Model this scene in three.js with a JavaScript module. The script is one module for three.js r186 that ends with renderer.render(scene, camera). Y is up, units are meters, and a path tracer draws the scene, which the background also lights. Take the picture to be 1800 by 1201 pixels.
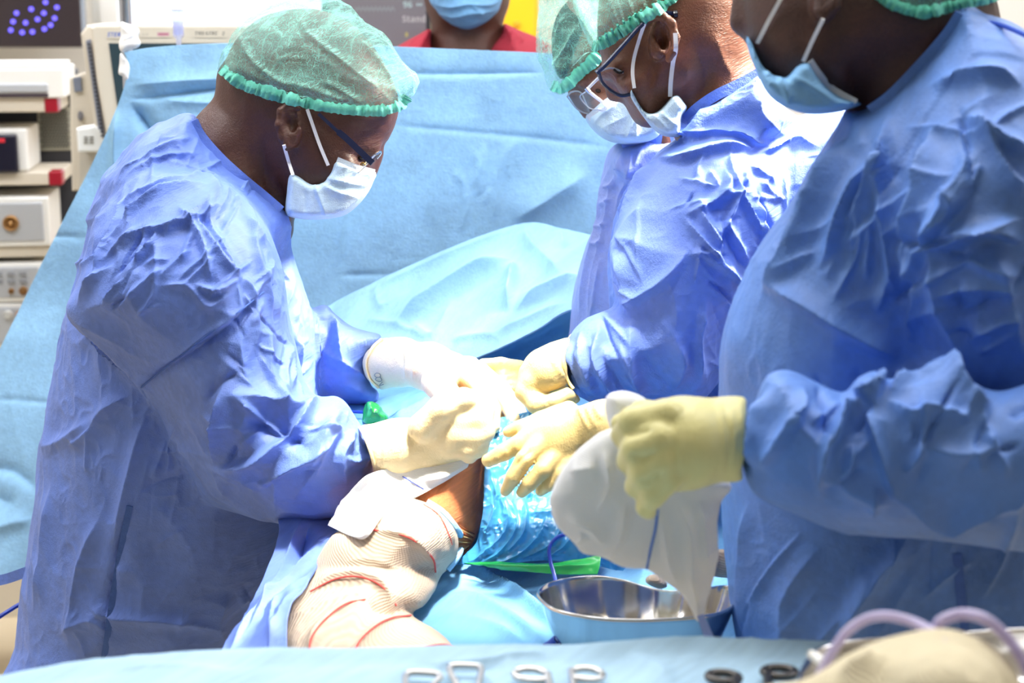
import * as THREE from 'three';
import { RectAreaLightUniformsLib } from 'three/addons/lights/RectAreaLightUniformsLib.js';
import { RoundedBoxGeometry } from 'three/addons/geometries/RoundedBoxGeometry.js';
import { mergeGeometries } from 'three/addons/utils/BufferGeometryUtils.js';

// ---------- camera, sky, lamps, exposure ----------
const W = 1800, H = 1201, F = 3000, CX = 900, CY = 600.5;        // picture size and focal length in pixels
const PITCH = 12 * Math.PI / 180, SP = Math.sin(PITCH), CP = Math.cos(PITCH), EYE = 1.62;
const scene = new THREE.Scene();
const camera = new THREE.PerspectiveCamera(2 * Math.atan(CY / F) * 180 / Math.PI, W / H, 0.1, 40);
camera.position.set(0, EYE, 0);
camera.rotation.set(-PITCH, 0, 0);
camera.focus = 2.12; camera.userData.fStop = 5.2;
camera.updateMatrixWorld(true);
scene.add(camera);
scene.background = new THREE.Color(0.95, 0.98, 1.0);             // bright overcast daylight outside the window
scene.backgroundIntensity = 1.6;
const renderer = new THREE.WebGLRenderer({ antialias: true });
renderer.toneMapping = THREE.LinearToneMapping;
renderer.toneMappingExposure = 1.32;
renderer.shadowMap.enabled = true;
RectAreaLightUniformsLib.init();
const PANEL_RADIANCE = 12.5, LAMP_MAIN = 70, LAMP_SECOND = 135;
// ---------- small maths ----------
let seed = 7; const rnd = () => { seed = (seed * 1664525 + 1013904223) >>> 0; return seed / 4294967296; };
const hsh = (x, y, z) => { let h = Math.imul(x, 374761393) ^ Math.imul(y, 668265263) ^ Math.imul(z, 2147483629 | 0); h = Math.imul(h ^ (h >>> 13), 1274126177); return ((h ^ (h >>> 16)) >>> 0) / 4294967296; };
const fade = (t) => t * t * t * (t * (t * 6 - 15) + 10), mix = (a, b, t) => a + (b - a) * t, clamp = (x, a = 0, b = 1) => x < a ? a : x > b ? b : x;
const sst = (a, b, x) => { const t = clamp((x - a) / (b - a)); return t * t * (3 - 2 * t); };
function noise(x, y, z) {                                         // value noise, -1..1
  const i = Math.floor(x), j = Math.floor(y), k = Math.floor(z), u = fade(x - i), v = fade(y - j), w = fade(z - k);
  const a = mix(mix(hsh(i, j, k), hsh(i + 1, j, k), u), mix(hsh(i, j + 1, k), hsh(i + 1, j + 1, k), u), v);
  const b = mix(mix(hsh(i, j, k + 1), hsh(i + 1, j, k + 1), u), mix(hsh(i, j + 1, k + 1), hsh(i + 1, j + 1, k + 1), u), v);
  return mix(a, b, w) * 2 - 1;
}
// point seen at (px, py) at distance d along the optical axis; vertical plane; horizontal plane -- in the camera's frame
const V = (px, py, d) => [(px - CX) * d / F, -(py - CY) * d / F, -d];
const upright = (py, c) => c / (CP - (py - CY) / F * SP);
const flat = (py, Y) => (EYE - Y) / ((py - CY) / F * CP + SP);
const toWorld = ([x, y, z]) => new THREE.Vector3(x, EYE + y * CP + z * SP, -y * SP + z * CP);

// ---------- naming, adding ----------
const used = {};
function numbered(n) { used[n] = (used[n] ?? -1) + 1; return used[n] ? `${n}_${String(used[n]).padStart(3, '0')}` : n; }
function tag(o, label, category, group) { o.userData = { label, category }; if (group) o.userData.group = group; return o; }
function thing(name, label, category, at, group) {                // a Group at the thing's base (a point in the world)
  const g = new THREE.Group(); g.name = numbered(name); g.position.copy(at); scene.add(g); return tag(g, label, category, group);
}
function rootAt(o) { while (o.parent && o.parent !== scene) o = o.parent; return o.position; }
function geo(pos, idx, uv) {
  const g = new THREE.BufferGeometry();
  g.setAttribute('position', new THREE.BufferAttribute(pos instanceof Float32Array ? pos : new Float32Array(pos), 3));
  if (uv) g.setAttribute('uv', new THREE.BufferAttribute(new Float32Array(uv), 2));
  g.setIndex(new THREE.BufferAttribute(new Uint32Array(idx), 1));
  return g;
}
const counts = {};
function part(parent, name, g, m, label) {                        // geometry in the camera's frame -> a named mesh under its thing (world axes)
  const a = g.attributes.position, o = parent === scene ? null : rootAt(parent), at = o ?? new THREE.Vector3();
  for (let i = 0; i < a.count; i++) { const w = toWorld([a.getX(i), a.getY(i), a.getZ(i)]); a.setXYZ(i, w.x - at.x, w.y - at.y, w.z - at.z); }
  g.computeVertexNormals();
  if (!g.attributes.uv || g.userData.wuv !== false && !g.userData.keepuv) {
    const uv = new Float32Array(a.count * 2);
    for (let i = 0; i < a.count; i++) { uv[2 * i] = (a.getX(i) + at.x) + 0.7 * (a.getZ(i) + at.z); uv[2 * i + 1] = a.getY(i) + at.y + 0.25 * (a.getZ(i) + at.z); }
    g.setAttribute('uv', new THREE.BufferAttribute(uv, 2));
  }
  return wpart(parent, name, g, m, label);
}
function wpart(parent, name, g, m, label) {                       // geometry already in the thing's own frame
  const o = new THREE.Mesh(g, m); o.castShadow = o.receiveShadow = true;
  o.name = numbered(name);
  if (label) o.userData.label = label;
  parent.add(o); return o;
}
function struct(name, g, m) { const o = wpart(scene, name, g, m); o.userData.kind = 'structure'; return o; }

// ---------- outlines ----------
function smoothLoop(pts, n = 4, closed = true) {
  const N = pts.length, out = [];
  for (let i = 0; i < (closed ? N : N - 1); i++) {
    const g = (k) => closed ? pts[(k + N) % N] : pts[clamp(k, 0, N - 1)], [a, b, c, d] = [g(i - 1), g(i), g(i + 1), g(i + 2)];
    for (let s = 0; s < n; s++) {
      const t = s / n, t2 = t * t, t3 = t2 * t;
      out.push(b.map((_, q) => 0.5 * (2 * b[q] + (c[q] - a[q]) * t + (2 * a[q] - 5 * b[q] + 4 * c[q] - d[q]) * t2 + (3 * b[q] - a[q] - 3 * c[q] + d[q]) * t3)));
    }
  }
  if (!closed) out.push(pts[N - 1].slice());
  return out;
}
const pairs = (a, k = 2) => { const o = []; for (let i = 0; i < a.length; i += k) o.push(a.slice(i, i + k)); return o; };

// ---------- solids as distance fields (camera frame) ----------
// a rounded volume with the given outline: half thickness T, rounding R of its rim, middle at distance d, standing upright unless lean is given
function pillow(flatPts, { d, T, R, lean = SP / CP, bend = null, sharp = 1 }) {
  const poly = smoothLoop(pairs(flatPts), 5), st = 3, pad = 40;
  const xs = poly.map((p) => p[0]), ys = poly.map((p) => p[1]);
  const x0 = Math.min(...xs) - pad, x1 = Math.max(...xs) + pad, y0 = Math.min(...ys) - pad, y1 = Math.max(...ys) + pad;
  const nx = Math.ceil((x1 - x0) / st) + 1, ny = Math.ceil((y1 - y0) / st) + 1, g = new Float32Array(nx * ny), n = poly.length;
  for (let j = 0; j < ny; j++) for (let i = 0; i < nx; i++) {
    const x = x0 + i * st, y = y0 + j * st; let best = 1e9, ins = false;
    for (let k = 0, m = n - 1; k < n; m = k++) {
      const ax = poly[m][0], ay = poly[m][1], bx = poly[k][0], by = poly[k][1], dx = bx - ax, dy = by - ay;
      let t = ((x - ax) * dx + (y - ay) * dy) / (dx * dx + dy * dy || 1); t = t < 0 ? 0 : t > 1 ? 1 : t;
      const ex = ax + t * dx - x, ey = ay + t * dy - y, q = ex * ex + ey * ey; if (q < best) best = q;
      if ((ay > y) !== (by > y) && x < ax + (y - ay) / (by - ay) * dx) ins = !ins;
    }
    g[j * nx + i] = (ins ? -1 : 1) * Math.sqrt(best);
  }
  const cy = (y0 + y1) / 2, Tm = typeof T === 'number' ? T : T.max;
  const mid = (px, py) => -d + (-(py - cy) * d / F) * lean + (bend ? bend(px, py) : 0);
  let zlo = 1e9, zhi = -1e9;
  for (const p of poly) { const m = mid(p[0], p[1]); zlo = Math.min(zlo, m - Tm); zhi = Math.max(zhi, m + Tm); }
  if (bend) for (let j = 0; j <= 8; j++) for (let i = 0; i <= 8; i++) { const m = mid(mix(x0, x1, i / 8), mix(y0, y1, j / 8)); zlo = Math.min(zlo, m - Tm); zhi = Math.max(zhi, m + Tm); }
  const dn = -zlo, s0 = d / F, Tf = typeof T === 'number' ? null : T.f;
  const X = [x0, x1].map((p) => [(p - CX) * dn / F, (p - CX) * -zhi / F]).flat(), Y = [y0, y1].map((p) => [-(p - CY) * dn / F, -(p - CY) * -zhi / F]).flat();
  return {
    lo: [Math.min(...X), Math.min(...Y), zlo - 0.01], hi: [Math.max(...X), Math.max(...Y), zhi + 0.01],
    f(x, y, z) {
      const px = CX - x * F / z, py = CY + y * F / z; let gx = (px - x0) / st, gy = (py - y0) / st;
      gx = gx < 0 ? 0 : gx > nx - 1.001 ? nx - 1.001 : gx; gy = gy < 0 ? 0 : gy > ny - 1.001 ? ny - 1.001 : gy;
      const i = gx | 0, j = gy | 0, a = gx - i, b = gy - j, o = j * nx + i;
      const s = ((g[o] * (1 - a) + g[o + 1] * a) * (1 - b) + (g[o + nx] * (1 - a) + g[o + nx + 1] * a) * b) * s0;
      const tt = Tf ? Tf(px, py) : T, e = Math.max(0, 1 + s / R), zt = (z - mid(px, py)) / tt;
      return (Math.sqrt(e * e + zt * zt) - 1) * Math.min(R, tt) * sharp;
    },
  };
}
// tapered limb through [px, py, d, r(px)] ...
function limb(flatPts, kk) {
  const q = pairs(flatPts, 4).map(([px, py, d, r]) => [...V(px, py, d), r * d / F]), out = [];
  for (let i = 0; i + 1 < q.length; i++) {
    const [ax, ay, az, ra] = q[i], [bx, by, bz, rb] = q[i + 1], dx = bx - ax, dy = by - ay, dz = bz - az, l2 = dx * dx + dy * dy + dz * dz || 1e-9, R = Math.max(ra, rb);
    out.push({ k: kk, lo: [Math.min(ax, bx) - R, Math.min(ay, by) - R, Math.min(az, bz) - R], hi: [Math.max(ax, bx) + R, Math.max(ay, by) + R, Math.max(az, bz) + R],
      f(x, y, z) { let t = ((x - ax) * dx + (y - ay) * dy + (z - az) * dz) / l2; t = t < 0 ? 0 : t > 1 ? 1 : t; const ex = x - ax - t * dx, ey = y - ay - t * dy, ez = z - az - t * dz; return Math.sqrt(ex * ex + ey * ey + ez * ez) - (ra + (rb - ra) * t); } });
  }
  return out;
}
// ellipsoid at [px, py, d], radii in px (x, y) and metres (z), turned by a (radians, in the picture plane)
function ball(px, py, d, rx, ry, rz, a = 0, kk) {
  const [cx, cy, cz] = V(px, py, d), s = d / F, A = rx * s, B = ry * s, c = Math.cos(a), q = Math.sin(a), M = Math.max(A, B);
  return { k: kk, lo: [cx - M, cy - M, cz - rz], hi: [cx + M, cy + M, cz + rz],
    f(x, y, z) { const u = (x - cx) * c + (y - cy) * q, v = -(x - cx) * q + (y - cy) * c, w = z - cz, k0 = Math.hypot(u / A, v / B, w / rz), k1 = Math.hypot(u / (A * A), v / (B * B), w / (rz * rz)); return k1 < 1e-9 ? -Math.min(A, B, rz) : k0 * (k0 - 1) / k1; } };
}
const cut = (p) => ({ ...p, cut: true });
// surface nets over the joined field
function solid(prims, cell, k = 0.015) {
  prims = prims.flat();
  const lo = [0, 1, 2].map((i) => Math.min(...prims.filter((p) => !p.cut).map((p) => p.lo[i])) - 3 * cell), hi = [0, 1, 2].map((i) => Math.max(...prims.filter((p) => !p.cut).map((p) => p.hi[i])) + 3 * cell);
  const n = [0, 1, 2].map((i) => Math.ceil((hi[i] - lo[i]) / cell) + 1), [nx, ny, nz] = n, fld = new Float32Array(nx * ny * nz).fill(1);
  for (const p of prims) {
    const kk = p.k ?? k, m = kk + 2 * cell, a = [0, 1, 2].map((i) => Math.max(0, Math.floor((p.lo[i] - m - lo[i]) / cell))), b = [0, 1, 2].map((i) => Math.min(n[i] - 1, Math.ceil((p.hi[i] + m - lo[i]) / cell)));
    for (let z = a[2]; z <= b[2]; z++) for (let y = a[1]; y <= b[1]; y++) { let o = (z * ny + y) * nx + a[0]; for (let x = a[0]; x <= b[0]; x++, o++) {
      const v = p.f(lo[0] + x * cell, lo[1] + y * cell, lo[2] + z * cell), c = fld[o];
      if (p.cut) { const w = -v, h = Math.max(0, kk - Math.abs(c - w)) / kk; fld[o] = Math.max(c, w) + h * h * kk / 4; }
      else { const h = Math.max(0, kk - Math.abs(c - v)) / kk; fld[o] = Math.min(c, v) - h * h * kk / 4; }
    } }
  }
  const id = new Int32Array(nx * ny * nz).fill(-1), pos = [], idx = [], sx = 1, sy = nx, sz = nx * ny, cs = [0, sx, sy, sx + sy, sz, sz + sx, sz + sy, sz + sx + sy];
  const E = [[0, 1], [2, 3], [4, 5], [6, 7], [0, 2], [1, 3], [4, 6], [5, 7], [0, 4], [1, 5], [2, 6], [3, 7]];
  for (let z = 0; z < nz - 1; z++) for (let y = 0; y < ny - 1; y++) for (let x = 0; x < nx - 1; x++) {
    const o = z * sz + y * sy + x; let mask = 0; for (let c = 0; c < 8; c++) if (fld[o + cs[c]] < 0) mask |= 1 << c;
    if (!mask || mask === 255) continue;
    let px = 0, py = 0, pz = 0, m = 0;
    for (const [a, b] of E) { const va = fld[o + cs[a]], vb = fld[o + cs[b]]; if (va < 0 === vb < 0) continue; const t = va / (va - vb); px += mix(a & 1, b & 1, t); py += mix(a >> 1 & 1, b >> 1 & 1, t); pz += mix(a >> 2, b >> 2, t); m++; }
    id[o] = pos.length / 3; pos.push(lo[0] + (x + px / m) * cell, lo[1] + (y + py / m) * cell, lo[2] + (z + pz / m) * cell);
  }
  const quad = (a, b, c, d, flip) => flip ? idx.push(a, c, b, a, d, c) : idx.push(a, b, c, a, c, d);
  for (let z = 1; z < nz - 1; z++) for (let y = 1; y < ny - 1; y++) for (let x = 1; x < nx - 1; x++) {
    const o = z * sz + y * sy + x, s = fld[o] < 0;
    if (s !== fld[o + sx] < 0) quad(id[o - sy - sz], id[o - sz], id[o], id[o - sy], !s);
    if (s !== fld[o + sy] < 0) quad(id[o - sx - sz], id[o - sx], id[o], id[o - sz], !s);
    if (s !== fld[o + sz] < 0) quad(id[o - sx - sy], id[o - sy], id[o], id[o - sx], !s);
  }
  return { pos: new Float32Array(pos), idx: new Uint32Array(idx) };
}
function normalsOf({ pos, idx }) {
  const n = new Float32Array(pos.length);
  for (let i = 0; i < idx.length; i += 3) {
    const a = idx[i] * 3, b = idx[i + 1] * 3, c = idx[i + 2] * 3, ux = pos[b] - pos[a], uy = pos[b + 1] - pos[a + 1], uz = pos[b + 2] - pos[a + 2], vx = pos[c] - pos[a], vy = pos[c + 1] - pos[a + 1], vz = pos[c + 2] - pos[a + 2];
    const x = uy * vz - uz * vy, y = uz * vx - ux * vz, z = ux * vy - uy * vx;
    for (const q of [a, b, c]) { n[q] += x; n[q + 1] += y; n[q + 2] += z; }
  }
  for (let i = 0; i < n.length; i += 3) { const l = Math.hypot(n[i], n[i + 1], n[i + 2]) || 1; n[i] /= l; n[i + 1] /= l; n[i + 2] /= l; }
  return n;
}
// halve the edges of the triangles that pick(x, y, z, nz) chooses (neighbours are stitched)
function refine(m, pick) {
  const nn = normalsOf(m), { pos, idx } = m, out = Array.from(pos), ni = [], mark = new Uint8Array(pos.length / 3), mids = new Map(), N = pos.length / 3;
  for (let i = 0; i < mark.length; i++) mark[i] = pick(pos[3 * i], pos[3 * i + 1], pos[3 * i + 2], nn[3 * i + 2]) ? 1 : 0;
  const mid = (a, b) => { if (!(mark[a] && mark[b])) return -1; const key = a < b ? a * N + b : b * N + a; let v = mids.get(key); if (v === undefined) { v = out.length / 3; for (let q = 0; q < 3; q++) out.push((pos[3 * a + q] + pos[3 * b + q]) / 2); mids.set(key, v); } return v; };
  for (let i = 0; i < idx.length; i += 3) {
    const a = idx[i], b = idx[i + 1], c = idx[i + 2], ab = mid(a, b), bc = mid(b, c), ca = mid(c, a), k = (ab >= 0) + (bc >= 0) + (ca >= 0);
    if (k === 3) ni.push(a, ab, ca, ab, b, bc, ca, bc, c, ab, bc, ca);
    else if (k === 1) { if (ab >= 0) ni.push(a, ab, c, ab, b, c); else if (bc >= 0) ni.push(b, bc, a, bc, c, a); else ni.push(c, ca, b, ca, a, b); }
    else ni.push(a, b, c);
  }
  return { pos: new Float32Array(out), idx: new Uint32Array(ni) };
}
// folds: each is [width px, height mm, lean, x, y, x, y ...]; a ridge (or a groove if height < 0) along the line, steep on one side when lean is not 0
function prepFolds(folds) {
  return folds.map(([w, h, asym, ...xy]) => {
    const p = smoothLoop(pairs(xy), 4, false), L = [0]; for (let i = 1; i < p.length; i++) L.push(L[i - 1] + Math.hypot(p[i][0] - p[i - 1][0], p[i][1] - p[i - 1][1]));
    return { w, h: h / 1000, asym, p, L, x0: Math.min(...p.map((q) => q[0])) - 3 * w, x1: Math.max(...p.map((q) => q[0])) + 3 * w, y0: Math.min(...p.map((q) => q[1])) - 3 * w, y1: Math.max(...p.map((q) => q[1])) + 3 * w };
  });
}
function foldAt(fs, px, py) {
  let sum = 0;
  for (const f of fs) {
    if (px < f.x0 || px > f.x1 || py < f.y0 || py > f.y1) continue;
    let best = 1e9, sd = 0, at = 0; const p = f.p;
    for (let i = 0; i + 1 < p.length; i++) {
      const dx = p[i + 1][0] - p[i][0], dy = p[i + 1][1] - p[i][1], l2 = dx * dx + dy * dy || 1; let t = ((px - p[i][0]) * dx + (py - p[i][1]) * dy) / l2; t = clamp(t);
      const ex = px - p[i][0] - t * dx, ey = py - p[i][1] - t * dy, q = ex * ex + ey * ey;
      if (q < best) { best = q; sd = dx * ey - dy * ex; at = f.L[i] + t * Math.sqrt(l2); }
    }
    const s = Math.sqrt(best), Lt = f.L[f.L.length - 1], side = sd > 0 ? 1 : -1, w = f.w * (f.asym * side > 0 ? 1 - 0.75 * Math.abs(f.asym) : 1), u = s / w;
    if (u > 3) continue;
    const prof = (1 - sst(0, 3, u)) * Math.exp(-u * 0.9), e = Math.min(0.3 * Lt, 60);
    sum += 1.3 * f.h * prof * sst(-0.15 * e, e, at) * sst(-0.15 * e, e, Lt - at);
  }
  return sum;
}
// a scatter of small creases within a box of the picture, about one direction
function creases(n, x0, y0, x1, y1, angle, spread, len, w = 5, h = 3) {
  const out = []; for (let i = 0; i < n; i++) { const x = mix(x0, x1, rnd()), y = mix(y0, y1, rnd()), a = (angle + spread * (rnd() * 2 - 1)) * Math.PI / 180, L = len * (0.4 + rnd()), b = a + 0.5 * (rnd() - 0.5), c = Math.cos(a), s = Math.sin(a); out.push([w * (0.6 + 0.8 * rnd()), h * (0.5 + rnd()) * (rnd() < 0.25 ? -1 : 1), (rnd() * 2 - 1) * 0.9, x - c * L / 2, y + s * L / 2, x, y, x + Math.cos(b) * L / 2, y - Math.sin(b) * L / 2]); } return out;
}
// cloth: folds drawn by hand, then crumple noise; wr = [[amplitude mm, wavelength m, stretch x, y, z], ...]
function drape(m, folds, wr = [], edge = 0.05) {
  const nn = normalsOf(m), fs = prepFolds(folds), { pos } = m, o = new Float32Array(pos.length);
  for (let i = 0; i < pos.length; i += 3) {
    const x = pos[i], y = pos[i + 1], z = pos[i + 2]; let h = 0;
    if (nn[i + 2] > edge) h += foldAt(fs, CX - x * F / z, CY + y * F / z) * sst(edge, edge + 0.3, nn[i + 2]);
    for (const [A, l, sx = 1, sy = 1, sz = 1] of wr) {
      const q = 1 / l, wx = noise(x * q * 0.6 + 9, y * q * 0.6, z * q * 0.6) * 0.7, n1 = noise(x * q * sx + wx, y * q * sy - wx, z * q * sz + 3.7 * A), msk = 0.35 + 0.65 * sst(-0.3, 0.5, noise(x * q * 0.35 + 5 * A, y * q * 0.35, z * q * 0.35 + 20));
      h += A / 1000 * (0.3 - Math.abs(n1)) * 1.6 * msk;
    }
    o[i] = x + nn[i] * h; o[i + 1] = y + nn[i + 1] * h; o[i + 2] = z + nn[i + 2] * h;
  }
  m.pos = o; return m;
}
const frontFacing = (x, y, z, nz) => nz > -0.15;
function cloth(prims, cell, k, folds, wr, times = 1) { let m = solid(prims, cell, k); for (let i = 0; i < times; i++) m = refine(m, frontFacing); return drape(m, folds, wr); }
const mg = (m) => geo(m.pos.slice(), m.idx);

// nearest distance along each sight line of built geometry, to lay straps, threads and prints on it
const DW = 900, DH = 640;
function depthOf(...ms) {
  const z = new Float32Array(DW * DH).fill(1e9);
  for (const { pos, idx } of ms) for (let i = 0; i < idx.length; i += 3) {
    const q = [0, 1, 2].map((k) => { const o = idx[i + k] * 3, d = -pos[o + 2]; return [(CX + pos[o] * F / d) / 2, (CY - pos[o + 1] * F / d) / 2, d]; }), [A, B, C] = q;
    const x0 = Math.max(0, Math.ceil(Math.min(A[0], B[0], C[0]))), x1 = Math.min(DW - 1, Math.floor(Math.max(A[0], B[0], C[0]))), y0 = Math.max(0, Math.ceil(Math.min(A[1], B[1], C[1]))), y1 = Math.min(DH - 1, Math.floor(Math.max(A[1], B[1], C[1])));
    const ar = (B[0] - A[0]) * (C[1] - A[1]) - (B[1] - A[1]) * (C[0] - A[0]); if (!ar) continue;
    for (let y = y0; y <= y1; y++) for (let x = x0; x <= x1; x++) {
      const u = ((x - A[0]) * (C[1] - A[1]) - (y - A[1]) * (C[0] - A[0])) / ar, v = ((B[0] - A[0]) * (y - A[1]) - (B[1] - A[1]) * (x - A[0])) / ar;
      if (u < -0.01 || v < -0.01 || u + v > 1.01) continue; const d = A[2] + u * (B[2] - A[2]) + v * (C[2] - A[2]); if (d < z[y * DW + x]) z[y * DW + x] = d;
    }
  }
  return (px, py, off = 0, miss = 2.1) => { const x = clamp(Math.round(px / 2), 0, DW - 1), y = clamp(Math.round(py / 2), 0, DH - 1); let b = 1e9; for (let j = -1; j <= 1; j++) for (let i = -1; i <= 1; i++) b = Math.min(b, z[clamp(y + j, 0, DH - 1) * DW + clamp(x + i, 0, DW - 1)]); return (b > 1e8 ? miss : b) - off; };
}
// ---------- tubes, ribbons, sheets, plates (camera frame) ----------
class Line3 extends THREE.Curve { constructor(p) { super(); this.c = new THREE.CatmullRomCurve3(p.map((q) => new THREE.Vector3(...q)), false, 'centripetal'); } getPoint(t, o) { return this.c.getPoint(t, o); } }
function tube(p3, r, seg = 0, rad = 8, closed = false) {
  const c = new THREE.CatmullRomCurve3(p3.map((q) => new THREE.Vector3(...q)), closed, 'centripetal');
  const g = new THREE.TubeGeometry(c, seg || p3.length * 6, r, rad, closed);
  if (!closed) { const g2 = capEnds(g, rad); return g2; }
  return g;
}
function capEnds(g, rad) {
  const p = Array.from(g.attributes.position.array), idx = Array.from(g.index.array), n = p.length / 3, ring = rad + 1;
  for (const [s, flip] of [[0, false], [n - ring, true]]) { const c = p.length / 3; let x = 0, y = 0, z = 0; for (let i = 0; i < rad; i++) { x += p[(s + i) * 3]; y += p[(s + i) * 3 + 1]; z += p[(s + i) * 3 + 2]; } p.push(x / rad, y / rad, z / rad); for (let i = 0; i < rad; i++) flip ? idx.push(c, s + i, s + i + 1) : idx.push(c, s + i + 1, s + i); }
  return geo(p, idx);
}
// a flat band (width w, thickness t) along p3, its face towards the viewer
function band(p3, w, t, seg = 0) {
  const c = new THREE.CatmullRomCurve3(p3.map((q) => new THREE.Vector3(...q)), false, 'centripetal'), n = seg || p3.length * 6, pos = [], idx = [];
  for (let i = 0; i <= n; i++) {
    const p = c.getPoint(i / n), T = c.getTangent(i / n), S = new THREE.Vector3().crossVectors(T, p.clone().normalize()).normalize(), N = new THREE.Vector3().crossVectors(S, T);
    const ww = typeof w === 'function' ? w(i / n) : w;
    for (const [a, b] of [[-1, -1], [1, -1], [1, 1], [-1, 1]]) pos.push(p.x + S.x * a * ww / 2 + N.x * b * t / 2, p.y + S.y * a * ww / 2 + N.y * b * t / 2, p.z + S.z * a * ww / 2 + N.z * b * t / 2);
    if (i) for (let k = 0; k < 4; k++) { const a = (i - 1) * 4 + k, b = (i - 1) * 4 + (k + 1) % 4; idx.push(a, b, b + 4, a, b + 4, a + 4); }
  }
  const e = n * 4; idx.push(0, 2, 1, 0, 3, 2, e, e + 1, e + 2, e, e + 2, e + 3);
  const g = geo(pos, idx).toNonIndexed(); return geo(g.attributes.position.array, Uint32Array.from({ length: g.attributes.position.count }, (_, i) => i));
}
// sheet through rows of control points [px, py, d]; every row has the same count; thickness th
function sheet(rows, nu, nv, folds = [], wr = [], th = 0.0015) {
  const R = rows.map((r) => pairs(r, 3)), cr = (a, b, c, d, t) => 0.5 * (2 * b + (c - a) * t + (2 * a - 5 * b + 4 * c - d) * t * t + (3 * b - a - 3 * c + d) * t * t * t);
  const along = (list, t) => { const n = list.length - 1, k = Math.min(n - 1, Math.floor(t * n)), f = t * n - k, g = (i) => list[clamp(i, 0, n)]; return [0, 1, 2].map((q) => cr(g(k - 1)[q], g(k)[q], g(k + 1)[q], g(k + 2)[q], f)); };
  const pos = [], idx = [];
  for (let j = 0; j <= nv; j++) { const row = []; const cols = R[0].length; for (let c = 0; c < cols; c++) row.push(along(R.map((r) => r[c]), j / nv)); for (let i = 0; i <= nu; i++) { const [px, py, d] = along(row, i / nu); pos.push(...V(px, py, d)); } }
  for (let j = 0; j < nv; j++) for (let i = 0; i < nu; i++) { const a = j * (nu + 1) + i, b = a + 1, c = a + nu + 1, d = c + 1; idx.push(a, c, b, b, c, d); }
  let m = drape({ pos: new Float32Array(pos), idx: new Uint32Array(idx) }, folds, wr, -0.2);
  m.front = { pos: m.pos, idx: m.idx };
  if (th) {                                                       // give it a back and closed edges
    const nn = normalsOf(m), n = m.pos.length / 3, P = Array.from(m.pos), I = Array.from(m.idx);
    for (let i = 0; i < n; i++) P.push(m.pos[3 * i] - nn[3 * i] * th, m.pos[3 * i + 1] - nn[3 * i + 1] * th, m.pos[3 * i + 2] - nn[3 * i + 2] * th);
    for (let i = 0; i < m.idx.length; i += 3) I.push(m.idx[i] + n, m.idx[i + 2] + n, m.idx[i + 1] + n);
    const rim = []; for (let i = 0; i <= nu; i++) rim.push(i); for (let j = 1; j <= nv; j++) rim.push(j * (nu + 1) + nu); for (let i = nu - 1; i >= 0; i--) rim.push(nv * (nu + 1) + i); for (let j = nv - 1; j > 0; j--) rim.push(j * (nu + 1));
    rim.forEach((a, i) => { const b = rim[(i + 1) % rim.length]; I.push(a, b, b + n, a, b + n, a + n); });
    m = { pos: new Float32Array(P), idx: new Uint32Array(I), front: m.front };
  }
  return m;
}
// box with rounded edges, given by its front face in the picture at distance d (upright): corners x0, y0, x1, y1, depth behind it in metres
function crate(x0, y0, x1, y1, c, deep, r = 0.004) {
  const pts = [[x0, y0], [x1, y1]].map(([x, y]) => toWorld(V(x, y, upright(y, c)))), w = Math.abs(pts[1].x - pts[0].x), h = Math.abs(pts[1].y - pts[0].y);
  const g = new RoundedBoxGeometry(w, h, deep, 2, Math.min(r, w / 3, h / 3, deep / 3)); g.translate((pts[0].x + pts[1].x) / 2, (pts[0].y + pts[1].y) / 2, -c - deep / 2); return g;
}
function local(g, root) { g.translate(-root.position.x, -root.position.y, -root.position.z); return g; }
const at = (px, py, c) => toWorld(V(px, py, upright(py, c)));      // world point on the vertical plane at forward distance c

// ---------- textures ----------
function dataTex(n, fn, ch = 4, srgb = false) {
  const a = new Uint8Array(n * n * 4);
  for (let j = 0; j < n; j++) for (let i = 0; i < n; i++) { const v = fn(i / n, j / n, i, j), o = (j * n + i) * 4; if (typeof v === 'number') a[o] = a[o + 1] = a[o + 2] = clamp(v) * 255; else { a[o] = clamp(v[0]) * 255; a[o + 1] = clamp(v[1]) * 255; a[o + 2] = clamp(v[2]) * 255; } a[o + 3] = 255; }
  const t = new THREE.DataTexture(a, n, n, THREE.RGBAFormat); t.wrapS = t.wrapT = THREE.RepeatWrapping; t.magFilter = THREE.LinearFilter; t.minFilter = THREE.LinearMipmapLinearFilter; t.generateMipmaps = true; if (srgb) t.colorSpace = THREE.SRGBColorSpace; t.needsUpdate = true; return t;
}
const pn = (u, v, f, s) => { const n = (a, b) => noise(a, b, s), x = u * f, y = v * f, wx = fade(u), wy = fade(v); return mix(mix(n(x, y), n(x - f, y), wx), mix(n(x, y - f), n(x - f, y - f), wx), wy); };
const rep = (t, per) => { const c = t.clone(); c.repeat.set(1 / per, 1 / per); c.needsUpdate = true; return c; };
const clothBump = dataTex(512, (u, v) => 0.5 + 0.18 * pn(u, v, 128, 1) + 0.22 * pn(u, v, 40, 2) + 0.2 * pn(u, v, 12, 3));
const clothTone = dataTex(256, (u, v) => 0.93 + 0.05 * pn(u, v, 8, 5) + 0.03 * pn(u, v, 60, 6), 4, true);
const crepeBump = dataTex(512, (u, v) => { const w = pn(u, v, 6, 8) * 0.5; return 0.5 + 0.28 * Math.sin(2 * Math.PI * (v * 40 + w)) + 0.16 * Math.sin(2 * Math.PI * (u * 56 + w)) + 0.15 * pn(u, v, 90, 9); });
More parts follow.
